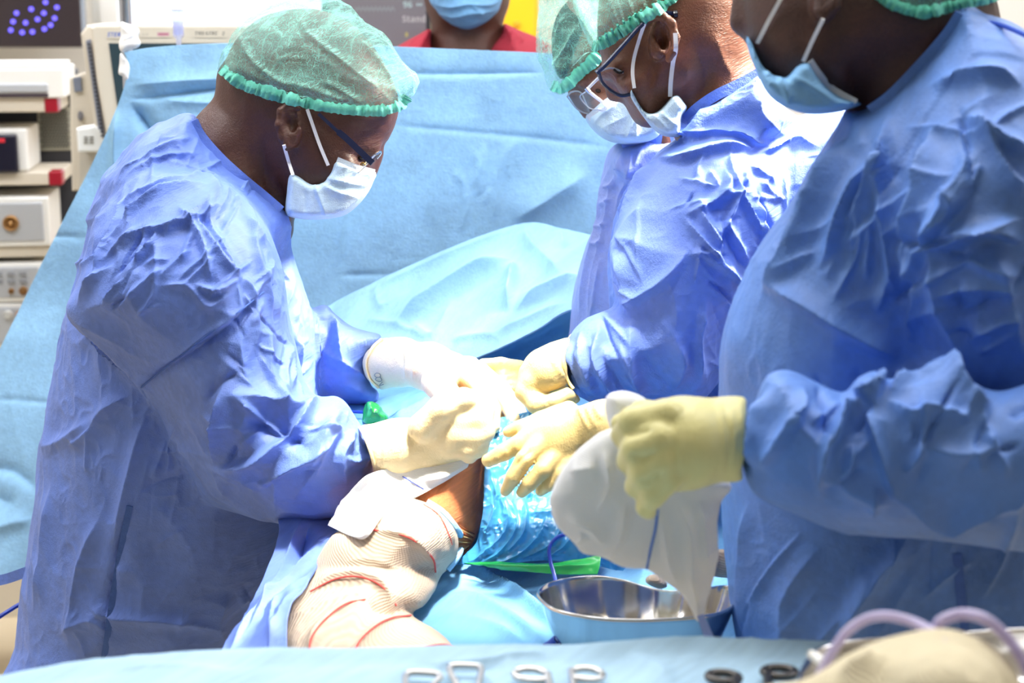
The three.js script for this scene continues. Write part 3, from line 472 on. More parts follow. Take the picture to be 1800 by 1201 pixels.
// ===== surgeon on the left =====
{
  const d = 2.2, who = thing('person', 'bowed surgeon at the left, mint cap and dark glasses, both hands over the wound', 'person', ground(300, d), 'surgeons at the table');
  const skull = pillow([394, 142, 398, 105, 418, 66, 465, 28, 540, 15, 605, 34, 655, 80, 690, 140, 701, 180, 697, 212, 684, 243, 668, 262, 662, 285, 655, 305, 632, 335, 605, 358, 560, 372, 520, 372, 490, 340, 450, 280, 410, 200], { d, T: 0.078, R: 0.075, lean: 0 });
  const neck = pillow([392, 120, 376, 170, 345, 205, 320, 240, 340, 320, 420, 420, 500, 420, 512, 372, 505, 320, 520, 240, 470, 140], { d: d + 0.015, T: 0.066, R: 0.06, lean: 0 });
  const body = solid([skull, neck,
    limb([655, 262, d - 0.035, 9, 610, 250, d - 0.055, 8], 0.02), limb([655, 262, d + 0.035, 9, 610, 250, d + 0.05, 8], 0.02),   // brows
    limb([662, 270, d, 7, 646, 312, d, 9], 0.02), ball(600, 300, d - 0.045, 34, 28, 0.028, -0.5, 0.02),                            // nose, cheek
    cut(ball(640, 282, d - 0.062, 14, 9, 0.016, -0.9, 0.012)),
    ball(509, 224, d - 0.082, 19, 39, 0.012, 0.12, 0.006), limb([524, 192, d - 0.09, 5, 508, 184, d - 0.092, 6, 494, 196, d - 0.094, 6.5, 490, 220, d - 0.094, 6.5, 496, 243, d - 0.092, 6.5, 505, 258, d - 0.088, 8], 0.005),
    cut(ball(514, 216, d - 0.094, 11, 19, 0.013, 0.15, 0.005)), limb([526, 228, d - 0.088, 5, 520, 240, d - 0.088, 5], 0.005),
    ball(380, 420, d + 0.02, 120, 150, 0.1, 0, 0.03)], 0.003, 0.02);
  drape(body, [[9, -3, 0, 470, 235, 462, 270, 470, 320, 492, 365], [8, -2, 0, 440, 250, 445, 300, 470, 345], [10, -2, 0, 545, 200, 570, 225, 600, 240], [6, -1.5, 0, 600, 262, 622, 272, 640, 276], [5, -1.2, 0, 596, 275, 615, 286], [5, 1.5, 0, 625, 270, 640, 276], [6, -1, 0, 640, 215, 665, 222, 688, 218], [6, -1, 0, 640, 228, 662, 236, 680, 234]], [[1, 0.05], [0.4, 0.015]]);
  part(who, 'body', mg(body), M.skinDark);
  const dep = depthOf(body);
  const eye = ball(634, 278, d - 0.048, 7, 4, 0.006), em = solid([eye], 0.0015); part(who, 'eye', mg(em), S(0x201614, { roughness: 0.2 }));
  const hr = solid([pillow([396, 130, 402, 102, 424, 66, 468, 31, 540, 19, 600, 38, 648, 84, 676, 150, 672, 180, 600, 192, 540, 186, 480, 176, 430, 160], { d: d + 0.004, T: 0.0825, R: 0.075, lean: 0 })], 0.005, 0.01);
  part(who, 'hair', mg(hr), M.hair, 'close cropped dark hair under the cap');
  const cap = capMesh([pillow([383, 115, 388, 100, 400, 85, 412, 60, 440, 30, 480, 10, 520, -3, 575, -5, 610, 10, 640, 34, 672, 60, 697, 90, 716, 114, 733, 130, 735, 146, 725, 166, 714, 178, 708, 190, 690, 198, 660, 202, 620, 201, 575, 194, 530, 186, 490, 176, 455, 166, 420, 150, 392, 132], { d, T: { max: 0.1, f: (x, y) => 0.1 * Math.sqrt(Math.max(0.05, 1 - Math.pow(clamp((140 + 0.12 * (x - 383) - y) / 175), 2.2) * 0.95 - Math.pow(Math.abs(x - 558) / 180, 2.6) * 0.7)) }, R: 0.02, lean: 0 })],
    [[7, 5, 0.4, 522, 20, 540, 60, 590, 100, 640, 140, 690, 180], [6, 5, -0.4, 420, 60, 440, 100, 470, 130, 520, 160], [7, 4, 0.3, 470, 140, 520, 150, 600, 175, 650, 190], [6, 3, 0, 430, 120, 480, 152, 560, 178], [5, 3, 0, 620, 60, 660, 100, 700, 150], [5, 4, 0, 560, 140, 600, 160, 640, 185], [6, -3, 0, 440, 140, 500, 165, 560, 182], [9, 5, 0, 405, 80, 400, 110, 420, 140]]);
  const capO = part(who, 'bouffant_cap', mg(cap), M.cap, 'mint green see-through bouffant cap'), cdep = depthOf(cap);
  part(capO, 'gathered_hem', frill([386, 124, 404, 140, 430, 155, 470, 168, 520, 182, 575, 193, 630, 199, 675, 199, 708, 188, 720, 172], d - 0.06, 0.0065, 0.4, (x, y) => Math.min(cdep(x, y - 12, 0, d), dep(x, y, 0.003, d))), M.capEdge);
  const mk = cloth([pillow([591, 279, 622, 291, 660, 301, 657, 318, 645, 342, 628, 362, 602, 380, 560, 386, 525, 384, 502, 376, 503, 340, 507, 306, 524, 306, 545, 320, 562, 322, 576, 306, 583, 288], { d, T: { max: 0.088, f: (x, y) => 0.088 - 0.035 * sst(600, 655, x) }, R: 0.007, lean: 0 })], 0.003, 0.01,
    [[10, 4, 0.9, 548, 318, 560, 345, 575, 384], [9, 4, -0.8, 560, 322, 600, 340, 640, 352], [8, 3, 0.7, 570, 312, 620, 325, 652, 326], [6, -2, 0, 535, 330, 538, 380], [4, 1.5, 0, 590, 290, 625, 302, 658, 311]], [[0.8, 0.03]]);
  const mO = part(who, 'face_mask', mg(mk), M.mask, 'pale blue pleated surgical mask'), md = depthOf(mk, body);
  part(mO, 'mask_border', band(on(md, [592, 282, 622, 294, 658, 304], 0.0015), 0.009, 0.001), M.maskEdge);
  part(mO, 'ear_loop', band([...on(md, [540, 192, 548, 215], 0.004), ...on(md, [562, 255, 577, 291], 0.004)], 0.0042, 0.0012), M.strap); part(mO, 'ear_loop', band(on(md, [499, 255, 507, 283, 515, 308], 0.004), 0.0042, 0.0012), M.strap);
  const gz = d - 0.094, gl = part(who, 'spectacles', tube([V(629, 304, gz + 0.02), V(646, 288, gz + 0.02), V(661, 271, gz + 0.02)], 0.0009, 10), M.steel, 'dark sided metal spectacles');
  part(gl, 'temple', band([V(560, 200, gz), V(590, 228, gz), V(606, 241, gz), V(655, 287, gz)], (t) => t < 0.45 ? 0.0042 : 0.0078, 0.002, 20), M.navy, 'navy blue temple');
  const lensRim = (z0) => { const pts = []; for (let i = 0; i < 20; i++) { const a = i / 20 * 2 * Math.PI, c = V(648, 287, d + z0); pts.push([c[0] + 0.021 * Math.sin(a) * 0.73, c[1] + 0.021 * Math.sin(a) * 0.68, c[2] + 0.026 * Math.cos(a)]); } return pts; };
  for (const z0 of [-0.036, 0.036]) { part(gl, 'rim', tube(lensRim(z0), 0.0016, 60, 6, true), M.steel); const r = lensRim(z0), c = V(648, 287, d + z0); const P = [...c, ...r.flat()], I = []; for (let i = 0; i < 20; i++) I.push(0, 1 + i, 1 + (i + 1) % 20); part(gl, 'lens', geo(P, I), M.glass); }
  { const pts = []; for (let i = 0; i < 12; i++) { const a = i / 12 * 2 * Math.PI; pts.push(V(638 + 4 * Math.cos(a), 292 + 6 * Math.sin(a), d - 0.062)); } part(gl, 'nose_pad', tube(pts, 0.001, 30, 6, true), S(0xb08a4a, { metalness: 1, roughness: 0.3 })); }

  // gown
  const torso = pillow([330, 206, 300, 217, 262, 236, 228, 262, 200, 290, 180, 320, 166, 365, 152, 425, 136, 490, 118, 556, 106, 605, 98, 660, 84, 735, 70, 800, 66, 850, 58, 905, 48, 965, 40, 1020, 33, 1080, 28, 1140, 20, 1260, 440, 1270, 446, 1150, 462, 1095, 482, 1050, 500, 1005, 516, 960, 530, 905, 548, 850, 562, 760, 556, 660, 553, 610, 548, 562, 534, 515, 520, 470, 508, 425, 502, 385, 494, 372, 470, 350, 430, 318, 390, 278, 356, 242], { d: 2.27, T: 0.17, R: 0.15 });
  const sleeve = pillow([250, 300, 330, 300, 410, 330, 468, 400, 498, 480, 512, 560, 530, 630, 556, 690, 590, 692, 612, 708, 630, 742, 648, 775, 657, 812, 654, 840, 636, 866, 604, 902, 560, 917, 510, 917, 450, 910, 400, 896, 366, 880, 338, 836, 302, 775, 266, 705, 247, 680, 182, 612, 119, 556, 132, 500, 150, 440, 176, 370], { d: 2.06, T: 0.11, R: 0.1, bend: (x, y) => 0.05 * sst(300, 600, x) * sst(600, 780, y) - 0.07 * sst(560, 300, y) });
  const far = [limb([520, 560, 2.38, 60, 580, 600, 2.33, 52, 655, 645, 2.28, 52], 0.02)];
  const farS = pillow([520, 560, 548, 547, 572, 537, 592, 556, 616, 574, 645, 586, 668, 595, 644, 622, 640, 655, 650, 680, 662, 690, 655, 704, 600, 706, 555, 690, 520, 660], { d: 2.3, T: 0.06, R: 0.05, lean: 0 });
  const yoke = pillow([328, 207, 344, 226, 380, 272, 425, 312, 465, 345, 496, 371, 510, 404, 470, 440, 380, 410, 290, 340, 225, 280, 270, 234], { d: d + 0.02, T: 0.098, R: 0.02, lean: 0 });
  const G = cloth([torso, yoke, { ...sleeve, k: 0.012 }, { ...farS, k: 0.02 }], 0.0042, 0.02, [
    [10, 9, 0.8, 125, 556, 190, 610, 250, 678, 268, 712], [14, -9, 0.5, 470, 500, 420, 560, 350, 610, 290, 650, 247, 682], [8, 5, 0, 478, 498, 420, 548, 345, 602, 262, 668],
    [12, 8, 0.8, 172, 470, 230, 420, 290, 400, 350, 385, 400, 360], [9, 8, -0.8, 180, 440, 215, 395, 260, 350, 320, 330, 370, 325], [8, 6, 0.6, 190, 395, 225, 345, 290, 320, 350, 318], [8, 6, 0.5, 205, 330, 240, 290, 300, 255, 340, 240], [7, 5, 0.4, 195, 360, 230, 310, 290, 275, 350, 270],
    [8, 7, 0.7, 170, 500, 185, 440, 205, 380, 215, 330], [6, 5, 0, 150, 520, 175, 470, 190, 420], [7, 6, -0.5, 130, 540, 165, 495, 205, 465],
    [11, 9, 0.8, 312, 360, 350, 420, 372, 500], [10, 9, -0.7, 340, 375, 372, 430, 400, 470, 425, 485], [9, 8, 0.6, 372, 330, 366, 390, 395, 450, 428, 500], [7, 6, 0, 360, 300, 385, 340, 362, 400], [9, 7, 0.6, 440, 380, 452, 450, 478, 520, 485, 560], [8, 5, 0, 400, 310, 395, 350, 372, 400],
    [7, 8, 0.5, 340, 500, 385, 515, 425, 485], [6, 5, 0, 275, 505, 330, 505, 370, 540, 420, 500], [8, 6, 0, 425, 485, 445, 510, 455, 545], [7, 4, 0, 270, 400, 275, 470, 268, 540], [6, 4, 0, 250, 465, 300, 455],
    [12, 8, 0.7, 520, 590, 500, 650, 505, 700], [14, 9, 0.6, 480, 560, 470, 640, 500, 720, 520, 760], [16, 16, 0.8, 395, 670, 388, 740, 375, 820], [14, 14, -0.8, 375, 825, 440, 812, 500, 770, 545, 725], [14, 14, 0.7, 410, 690, 460, 740, 515, 772], [12, 12, 0.5, 450, 865, 500, 825, 560, 800, 600, 750], [10, 9, 0, 560, 700, 530, 740, 500, 770], [12, 9, 0.7, 600, 720, 570, 760, 545, 830], [10, 8, 0, 372, 826, 420, 840, 455, 870], [9, 8, 0.4, 630, 750, 600, 800, 610, 850], [8, 6, 0, 650, 800, 622, 812, 600, 800],
    [14, 7, 0.5, 100, 790, 150, 770, 190, 720, 240, 690], [12, 6, 0, 70, 790, 110, 775, 160, 740], [16, 8, 0.5, 255, 730, 225, 850, 200, 960], [9, -4, 0, 225, 900, 195, 1020, 180, 1150], [16, 7, 0.4, 180, 900, 140, 1000, 120, 1140], [10, 5, 0, 140, 1050, 190, 1085, 260, 1090, 350, 1098, 400, 1110], [10, 6, 0.4, 90, 850, 80, 950, 60, 1080], [12, 5, 0, 100, 1120, 160, 1090, 200, 1130], [18, 7, 0, 400, 1040, 380, 1100, 400, 1130], [12, 6, 0, 420, 1060, 440, 1050],
    [12, 8, 0.6, 500, 400, 510, 470, 490, 560], [10, 7, 0, 530, 560, 545, 570, 548, 640], [8, 7, 0.6, 510, 580, 515, 640, 508, 690], [12, 10, 0.6, 575, 545, 590, 600, 600, 660], [9, 8, -0.5, 560, 610, 600, 640, 640, 670],
    [34, -22, 0.3, 430, 740, 490, 755, 540, 790], [20, 13, 0.5, 400, 690, 470, 705, 520, 722, 560, 700], ...creases(34, 160, 240, 470, 500, 55, 25, 90, 5, 3.2), ...creases(16, 150, 400, 260, 560, 60, 20, 70, 4, 4), ...creases(22, 400, 380, 540, 680, -65, 25, 90, 5, 3), ...creases(34, 260, 540, 640, 900, 40, 70, 80, 6, 3), ...creases(16, 50, 640, 480, 1180, 75, 40, 110, 7, 2.0)],
    [[8, 0.13, 1, 0.7, 1], [4.5, 0.05, 1, 0.8, 1], [1.6, 0.02]]);
  const gO = part(who, 'surgical_gown', mg(G), M.gown), gd = depthOf(G, body);
  part(gO, 'collar', band(on(gd, [340, 212, 352, 236, 385, 275, 425, 312, 465, 345, 494, 370], 0.0015), 0.012, 0.0025, 40), M.gown);
  part(gO, 'sleeve_seam', tube(on(gd, [480, 500, 420, 548, 345, 604, 262, 670, 248, 682], 0.0002), 0.0009, 40, 6), M.gownSeam);
  part(gO, 'side_seam', band(on(gd, [228, 890, 214, 960, 200, 1040, 190, 1110, 180, 1180], 0.001), 0.008, 0.001, 40), M.gownSeam, 'dotted side seam');

  part(gO, 'waist_tie', band([V(-60, 1030, 2.34), V(-20, 1024, 2.33), V(10, 1018, 2.32), V(34, 1010, 2.31), V(62, 1000, 2.3)], 0.014, 0.002, 24), M.gown);
  // gloves
  const gl1 = gloveMesh([limb([640, 795, 1.985, 48, 700, 786, 1.985, 46, 760, 778, 1.985, 45, 800, 770, 1.98, 42], 0.012), ball(790, 752, 1.975, 56, 58, 0.036, 0.2), ball(825, 735, 1.975, 34, 46, 0.034, 0.1),
    limb([742, 752, 1.95, 26, 775, 720, 1.94, 24, 815, 702, 1.945, 19, 845, 712, 1.955, 14], 0.006),
    limb([800, 715, 1.96, 22, 838, 704, 1.955, 18, 852, 722, 1.95, 16, 846, 748, 1.955, 15], 0.007), limb([812, 742, 1.95, 24, 846, 740, 1.945, 18, 853, 760, 1.945, 15, 836, 776, 1.95, 14], 0.007), limb([806, 766, 1.95, 23, 840, 768, 1.946, 17, 843, 788, 1.95, 14, 822, 796, 1.955, 13], 0.007), limb([798, 786, 1.955, 20, 826, 790, 1.952, 15, 826, 804, 1.96, 12], 0.007), cut(pillow([540, 690, 622, 738, 646, 786, 655, 815, 661, 862, 540, 900], { d: 1.985, T: 0.12, R: 0.006, lean: 0 }))],
    [[6, 2.5, 0.4, 668, 745, 676, 790, 672, 835], [5, 2, 0, 655, 745, 664, 795, 660, 840], [7, 2.5, 0.3, 700, 742, 708, 785, 702, 830], [5, -1.5, 0, 722, 740, 726, 790], [7, 2, 0, 690, 828, 740, 818, 800, 808]]);
  const g1 = part(who, 'glove', mg(gl1), M.glove, 'brightly lit cream latex glove'); part(g1, 'cuff_roll', tube(on(depthOf(gl1), [627, 749, 640, 765, 650, 790, 657, 815, 660, 845], 0.0), 0.0022, 30), M.glove);
  const gl2 = gloveMesh([limb([655, 640, 2.28, 48, 705, 637, 2.24, 40, 755, 645, 2.19, 40, 790, 660, 2.15, 42], 0.012), ball(800, 665, 2.13, 50, 36, 0.03, -0.5), limb([770, 672, 2.1, 30, 790, 700, 2.05, 22, 800, 730, 2.02, 18], 0.008),
    limb([815, 650, 2.12, 24, 850, 685, 2.08, 18, 866, 720, 2.045, 14, 868, 752, 2.015, 11], 0.005), limb([825, 650, 2.13, 24, 862, 675, 2.11, 19, 888, 705, 2.08, 15, 903, 738, 2.05, 12], 0.005), limb([838, 655, 2.15, 22, 880, 685, 2.13, 17, 905, 712, 2.1, 14, 922, 736, 2.07, 10], 0.005), cut(pillow([560, 560, 668, 592, 645, 618, 637, 640, 643, 664, 662, 686, 560, 720], { d: 2.28, T: 0.12, R: 0.006, lean: 0 })), limb([830, 665, 2.16, 22, 862, 705, 2.13, 15, 880, 740, 2.09, 11], 0.005)],
    [[5, 3, 0.5, 706, 598, 716, 635, 712, 672], [5, 3, -0.4, 722, 604, 730, 640, 726, 672], [6, 2, 0, 740, 610, 748, 640], [6, 1.5, 0, 690, 600, 698, 640]]);
  const g2 = part(who, 'glove', mg(gl2), M.glove, 'cream latex glove marked with its size at the cuff'), g2d = depthOf(gl2);
  part(g2, 'cuff_roll', tube(on(g2d, [671, 596, 654, 612, 643, 640, 648, 664, 665, 682], 0.0006, 2.27), 0.002, 40), M.glove);
  for (const q of [[662, 664, 658, 660, 662, 656, 668, 658, 668, 663, 662, 664, 660, 668, 666, 671, 671, 668, 668, 663], [672, 672, 667, 678, 674, 676]]) part(g2, 'size_print', tube(on(g2d, q, 0.0006), 0.0006, 40, 5), S(0x8b8878));
}

// ===== surgeon bent at the middle =====
const middleDepth = {};
{
  const d = 2.1, who = thing('person', 'bent surgeon right of centre with brightly lit neck and navy framed glasses', 'person', ground(1280, d), 'surgeons at the table');
  const skull = pillow([1050, 60, 1056, 98, 1066, 126, 1080, 150, 1094, 172, 1106, 200, 1122, 220, 1150, 224, 1180, 205, 1215, 180, 1260, 140, 1300, 90, 1312, 30, 1308, -30, 1270, -80, 1190, -110, 1110, -95, 1060, -30], { d, T: 0.077, R: 0.072, lean: 0 });
  const neck = pillow([1200, 40, 1300, -10, 1312, 30, 1322, 80, 1340, 132, 1370, 220, 1260, 300, 1190, 250, 1178, 190, 1190, 120], { d: d + 0.02, T: 0.07, R: 0.065, lean: 0 });
  const body = solid([skull, neck, limb([1064, 130, d - 0.03, 9, 1085, 120, d - 0.055, 8], 0.02), ball(1115, 150, d - 0.05, 24, 30, 0.026, 0.4, 0.02), limb([1070, 130, d, 8, 1078, 165, d, 12], 0.02), cut(ball(1092, 128, d - 0.07, 13, 10, 0.014, 0, 0.012)),
    ball(1163, 66, d - 0.083, 20, 42, 0.012, -0.28, 0.006), limb([1134, 44, d - 0.09, 5.5, 1146, 30, d - 0.094, 6.5, 1164, 28, d - 0.098, 7.5, 1180, 42, d - 0.1, 8, 1187, 66, d - 0.1, 7.5, 1184, 90, d - 0.097, 6.5, 1175, 104, d - 0.092, 7], 0.005),
    cut(ball(1158, 64, d - 0.096, 12, 22, 0.014, -0.2, 0.005)), cut(ball(1166, 76, d - 0.09, 8, 12, 0.014, -0.2, 0.005)), limb([1148, 72, d - 0.088, 5, 1156, 88, d - 0.088, 5], 0.005)], 0.003, 0.02);
  drape(body, [[14, -4, 0, 1215, 70, 1235, 110, 1240, 150, 1225, 190], [12, 3, 0, 1255, 60, 1270, 110, 1290, 140], [10, -2, 0, 1150, 120, 1140, 150, 1160, 180], [8, 2, 0, 1205, 110, 1205, 140, 1190, 160]], [[1, 0.05], [0.4, 0.015]]);
  part(who, 'body', mg(body), M.skinMid); const dep = depthOf(body); middleDepth.body = body;
  part(who, 'eye', mg(solid([ball(1089, 124, d - 0.053, 6, 4, 0.006)], 0.0015)), S(0x1c1412, { roughness: 0.2 }));
  part(who, 'eyelash', tube(on(dep, [1079, 122, 1087, 128, 1096, 126], 0.004), 0.0014, 12, 6), M.hair);
  const hr = solid([pillow([1180, 8, 1215, 25, 1250, 30, 1296, 18, 1304, -10, 1300, -50, 1270, -78, 1190, -100, 1110, -86, 1070, -20, 1062, 40, 1100, 20], { d: d + 0.002, T: 0.0795, R: 0.072, lean: 0 })], 0.004, 0.01); part(who, 'hair', mg(drape(hr, [], [[1.2, 0.006]])), M.hair, 'closely shaved dark hair at the nape');
  const cap = capMesh([pillow([1000, -40, 1008, 8, 1020, 42, 1036, 78, 1046, 88, 1064, 78, 1090, 62, 1135, 36, 1180, 4, 1225, -40, 1210, -120, 1110, -140, 1030, -100], { d, T: { max: 0.098, f: (x, y) => 0.098 - 0.03 * sst(1080, 1000, x) }, R: 0.024, lean: 0 })], [[4, 4, 0, 1070, -10, 1080, 30, 1098, 58], [4, 4, 0, 1100, -10, 1108, 20, 1120, 44], [4, 4, 0, 1045, 0, 1054, 40, 1070, 72], [4, 3, 0, 1125, -10, 1130, 10, 1142, 32], [4, 3, 0, 1020, 0, 1035, 40, 1050, 78], [4, 3, 0, 1085, 0, 1092, 35, 1106, 52], [4, 3, 0, 1148, -15, 1152, 5, 1160, 18]]);
  const cO = part(who, 'bouffant_cap', mg(cap), M.cap, 'sea green see-through bouffant cap'), cd = depthOf(cap);
  part(cO, 'gathered_hem', frill([1040, 84, 1050, 86, 1070, 76, 1095, 60, 1130, 38, 1160, 20, 1180, 4, 1200, -14], d - 0.06, 0.0055, 0.4, (x, y) => Math.min(cd(x - 6, y - 10, 0, d), dep(x, y, 0.003, d))), M.capEdge);
  for (let i = 0; i < 12; i++) { const t = i / 11, x = mix(1058, 1172, t), y = mix(80, 12, t) - 6 * Math.sin(t * 3.1); part(cO, 'pleat', tube([V(x - 4, y - 14, cd(x - 4, y - 14, 0.001, d - 0.06)), V(x + 1, y, cd(x, y, 0.004, d - 0.06)), V(x + 5, y + 6, cd(x, y, 0.003, d - 0.06))], 0.0016, 8, 6), M.capEdge); }
  const mk = cloth([pillow([1104, 138, 1112, 150, 1118, 166, 1128, 186, 1140, 198, 1154, 195, 1168, 182, 1180, 168, 1192, 166, 1202, 178, 1209, 190, 1199, 206, 1198, 236, 1184, 241, 1160, 236, 1138, 216, 1118, 190, 1104, 166], { d, T: 0.088, R: 0.007, lean: 0 })], 0.003, 0.01, [[7, 3, 0.7, 1140, 200, 1160, 215, 1180, 238], [7, 3, -0.6, 1158, 195, 1178, 212, 1196, 226], [5, 2, 0, 1135, 198, 1148, 220, 1160, 232]], [[0.8, 0.03]]);
  const mO = part(who, 'face_mask', mg(mk), M.mask, 'pale blue surgical mask'), md = depthOf(mk, body);
  part(mO, 'ear_loop', band([...on(md, [1133, 42, 1124, 68], 0.004), ...on(md, [1114, 105, 1112, 130, 1115, 155], 0.004)], 0.0042, 0.0012, 24), M.strap); part(mO, 'ear_loop', band(on(md, [1187, 58, 1188, 85, 1183, 110, 1179, 145, 1178, 170], 0.003), 0.0052, 0.0012, 24), M.strap);
  const gz = d - 0.09, gl = part(who, 'spectacles', tube([V(1052, 126, gz), V(1058, 144, gz + 0.01), V(1072, 158, gz + 0.016), V(1092, 168, gz + 0.02), V(1112, 165, gz + 0.026)], 0.0022, 40), M.navy, 'navy framed spectacles');
  part(gl, 'temple', tube([V(1048, 128, gz), V(1062, 116, gz), V(1095, 80, gz - 0.004), V(1132, 40, gz - 0.006), V(1160, 24, gz + 0.006), V(1190, 24, gz + 0.014)], 0.0028, 40), M.navy); part(gl, 'temple_tip', tube([V(1184, 25, gz + 0.01), V(1191, 24, gz + 0.01)], 0.0042, 6), M.dark);
  part(gl, 'rim', tube([V(1052, 126, gz), V(1078, 120, gz + 0.03), V(1096, 128, gz + 0.03)], 0.0012, 20), M.clearFrame); { const r = [[1054, 128, 0], [1062, 146, 0.01], [1074, 156, 0.016], [1092, 165, 0.02], [1110, 163, 0.026], [1102, 138, 0.03], [1080, 122, 0.028]].map(([x, y, z]) => V(x, y, gz + z)); const I = []; for (let i = 1; i < 6; i++) I.push(0, i, i + 1); part(gl, 'lens', geo(r.flat(), I), M.glass); }

  const torso = pillow([1195, 240, 1200, 212, 1222, 190, 1255, 166, 1292, 150, 1334, 126, 1344, 146, 1352, 176, 1386, 206, 1420, 202, 1455, 194, 1500, 190, 1560, 230, 1600, 400, 1600, 800, 1560, 1100, 1280, 1100, 1270, 900, 1262, 705, 1150, 690, 1090, 600, 1076, 520, 1078, 420, 1100, 340, 1152, 275], { d: 2.24, T: 0.17, R: 0.15 });
  const sleeve = pillow([1156, 272, 1200, 250, 1262, 240, 1330, 262, 1372, 330, 1366, 420, 1330, 500, 1290, 590, 1268, 660, 1240, 700, 1190, 712, 1130, 712, 1062, 713, 1028, 704, 1004, 686, 990, 650, 1000, 600, 1026, 568, 1060, 550, 1084, 530, 1074, 470, 1078, 410, 1110, 335], { d: 2.04, T: 0.095, R: 0.085, bend: (x, y) => -0.05 * sst(500, 280, y) });
  const yoke = pillow([1194, 240, 1202, 212, 1226, 189, 1258, 167, 1295, 149, 1334, 126, 1350, 165, 1390, 212, 1330, 270, 1230, 290, 1165, 285], { d: 2.12, T: 0.098, R: 0.02, lean: 0 });
  const G = cloth([torso, yoke, { ...sleeve, k: 0.012 }], 0.004, 0.02, [
    [12, 10, 0.8, 1156, 276, 1200, 282, 1270, 262, 1330, 262], [10, 8, 0.7, 1170, 250, 1230, 236, 1300, 240, 1350, 256], [14, 12, -0.8, 1156, 280, 1120, 330, 1085, 388, 1078, 410], [10, 8, 0.5, 1200, 380, 1250, 360, 1280, 330, 1272, 290],
    [8, 8, 0.6, 1282, 260, 1290, 320, 1320, 380, 1345, 430], [7, 8, -0.6, 1300, 330, 1280, 390, 1262, 420], [8, 8, 0.7, 1200, 380, 1230, 420, 1265, 460, 1300, 500], [8, 9, -0.7, 1225, 365, 1262, 425, 1270, 450], [7, 8, 0.5, 1335, 350, 1338, 400, 1345, 440], [8, 8, 0.6, 1220, 440, 1260, 465, 1310, 505], [7, 6, 0, 1310, 330, 1305, 300], [7, 7, 0, 1262, 340, 1290, 345, 1262, 345],
    [16, 10, 0.7, 1080, 440, 1110, 520, 1105, 560], [12, 8, 0, 1110, 560, 1110, 640, 1125, 700], [14, 9, 0.6, 1090, 560, 1130, 520, 1180, 480, 1210, 440], [9, 9, 0.7, 1000, 600, 1015, 650, 1040, 700], [8, 8, -0.6, 1020, 580, 1030, 640, 1050, 700], [8, 7, 0.5, 1040, 600, 1060, 660, 1085, 705], [8, 8, -0.5, 1060, 570, 1050, 620, 1070, 680], [9, 7, 0.5, 1085, 600, 1110, 660, 1150, 708], [10, 8, 0, 1180, 590, 1200, 640, 1180, 690], [10, 7, 0.6, 1240, 520, 1225, 600, 1230, 680], [7, 5, 0, 1100, 310, 1075, 400, 1078, 480],
    [8, 5, 0, 1330, 150, 1340, 200, 1380, 240], [10, 6, 0.5, 1245, 180, 1220, 220, 1200, 250], [8, 6, 0.5, 1330, 270, 1390, 250, 1440, 260], [9, 6, 0, 1380, 300, 1370, 380, 1350, 450],
    ...creases(12, 1160, 240, 1380, 460, 30, 50, 70, 5, 2.2), ...creases(20, 1080, 400, 1320, 700, -60, 40, 90, 6, 2.4), ...creases(16, 1000, 570, 1110, 710, -65, 20, 80, 5, 3.5), ...creases(18, 1240, 300, 1360, 560, -55, 25, 80, 5, 4)],
    [[8, 0.13, 1, 0.7, 1], [4.5, 0.05, 1, 0.8, 1], [1.6, 0.02]]);
  const gO = part(who, 'surgical_gown', mg(G), M.gown), gd = depthOf(G, body); middleDepth.gown = G;
  part(gO, 'collar', band(on(gd, [1199, 236, 1204, 212, 1226, 190, 1258, 168, 1295, 150, 1332, 130], 0.002), 0.013, 0.003, 40), M.gown);
  const gl1 = gloveMesh([limb([1020, 635, 2.045, 48, 985, 645, 2.04, 42, 960, 655, 2.03, 40], 0.012), ball(962, 655, 2.02, 46, 44, 0.04, 0.6), limb([926, 655, 2.01, 14, 922, 690, 2.0, 15, 942, 716, 2.0, 13], 0.006),
    limb([925, 690, 2.0, 17, 942, 712, 1.99, 16, 975, 706, 1.985, 14, 1000, 694, 1.99, 13], 0.004), limb([935, 672, 2.0, 20, 960, 696, 2.02, 16, 1010, 695, 2.02, 12], 0.004), limb([985, 712, 2.02, 10, 1012, 700, 2.02, 10], 0.004), limb([950, 690, 2.0, 16, 948, 716, 2.0, 14], 0.004), cut(pillow([1080, 560, 1012, 586, 1000, 612, 996, 640, 1002, 670, 1012, 690, 1080, 720], { d: 2.04, T: 0.12, R: 0.006, lean: 0 }))],
    [[6, 2, 0.5, 960, 615, 980, 650, 1000, 675], [5, 2, 0, 975, 606, 992, 640, 1004, 664], [4, -3, 0, 950, 704, 972, 694, 1000, 685], [3, -1.5, 0, 962, 702, 964, 716], [4, 1.5, 0, 985, 600, 1000, 630]], 0.0024);
  const g1 = part(who, 'glove', mg(gl1), M.gloveShade, 'cream latex glove closed in a fist'); part(g1, 'cuff_roll', tube(on(depthOf(gl1), [1004, 590, 994, 610, 990, 640, 998, 670, 1008, 684], 0), 0.002, 24), M.gloveShade);
}

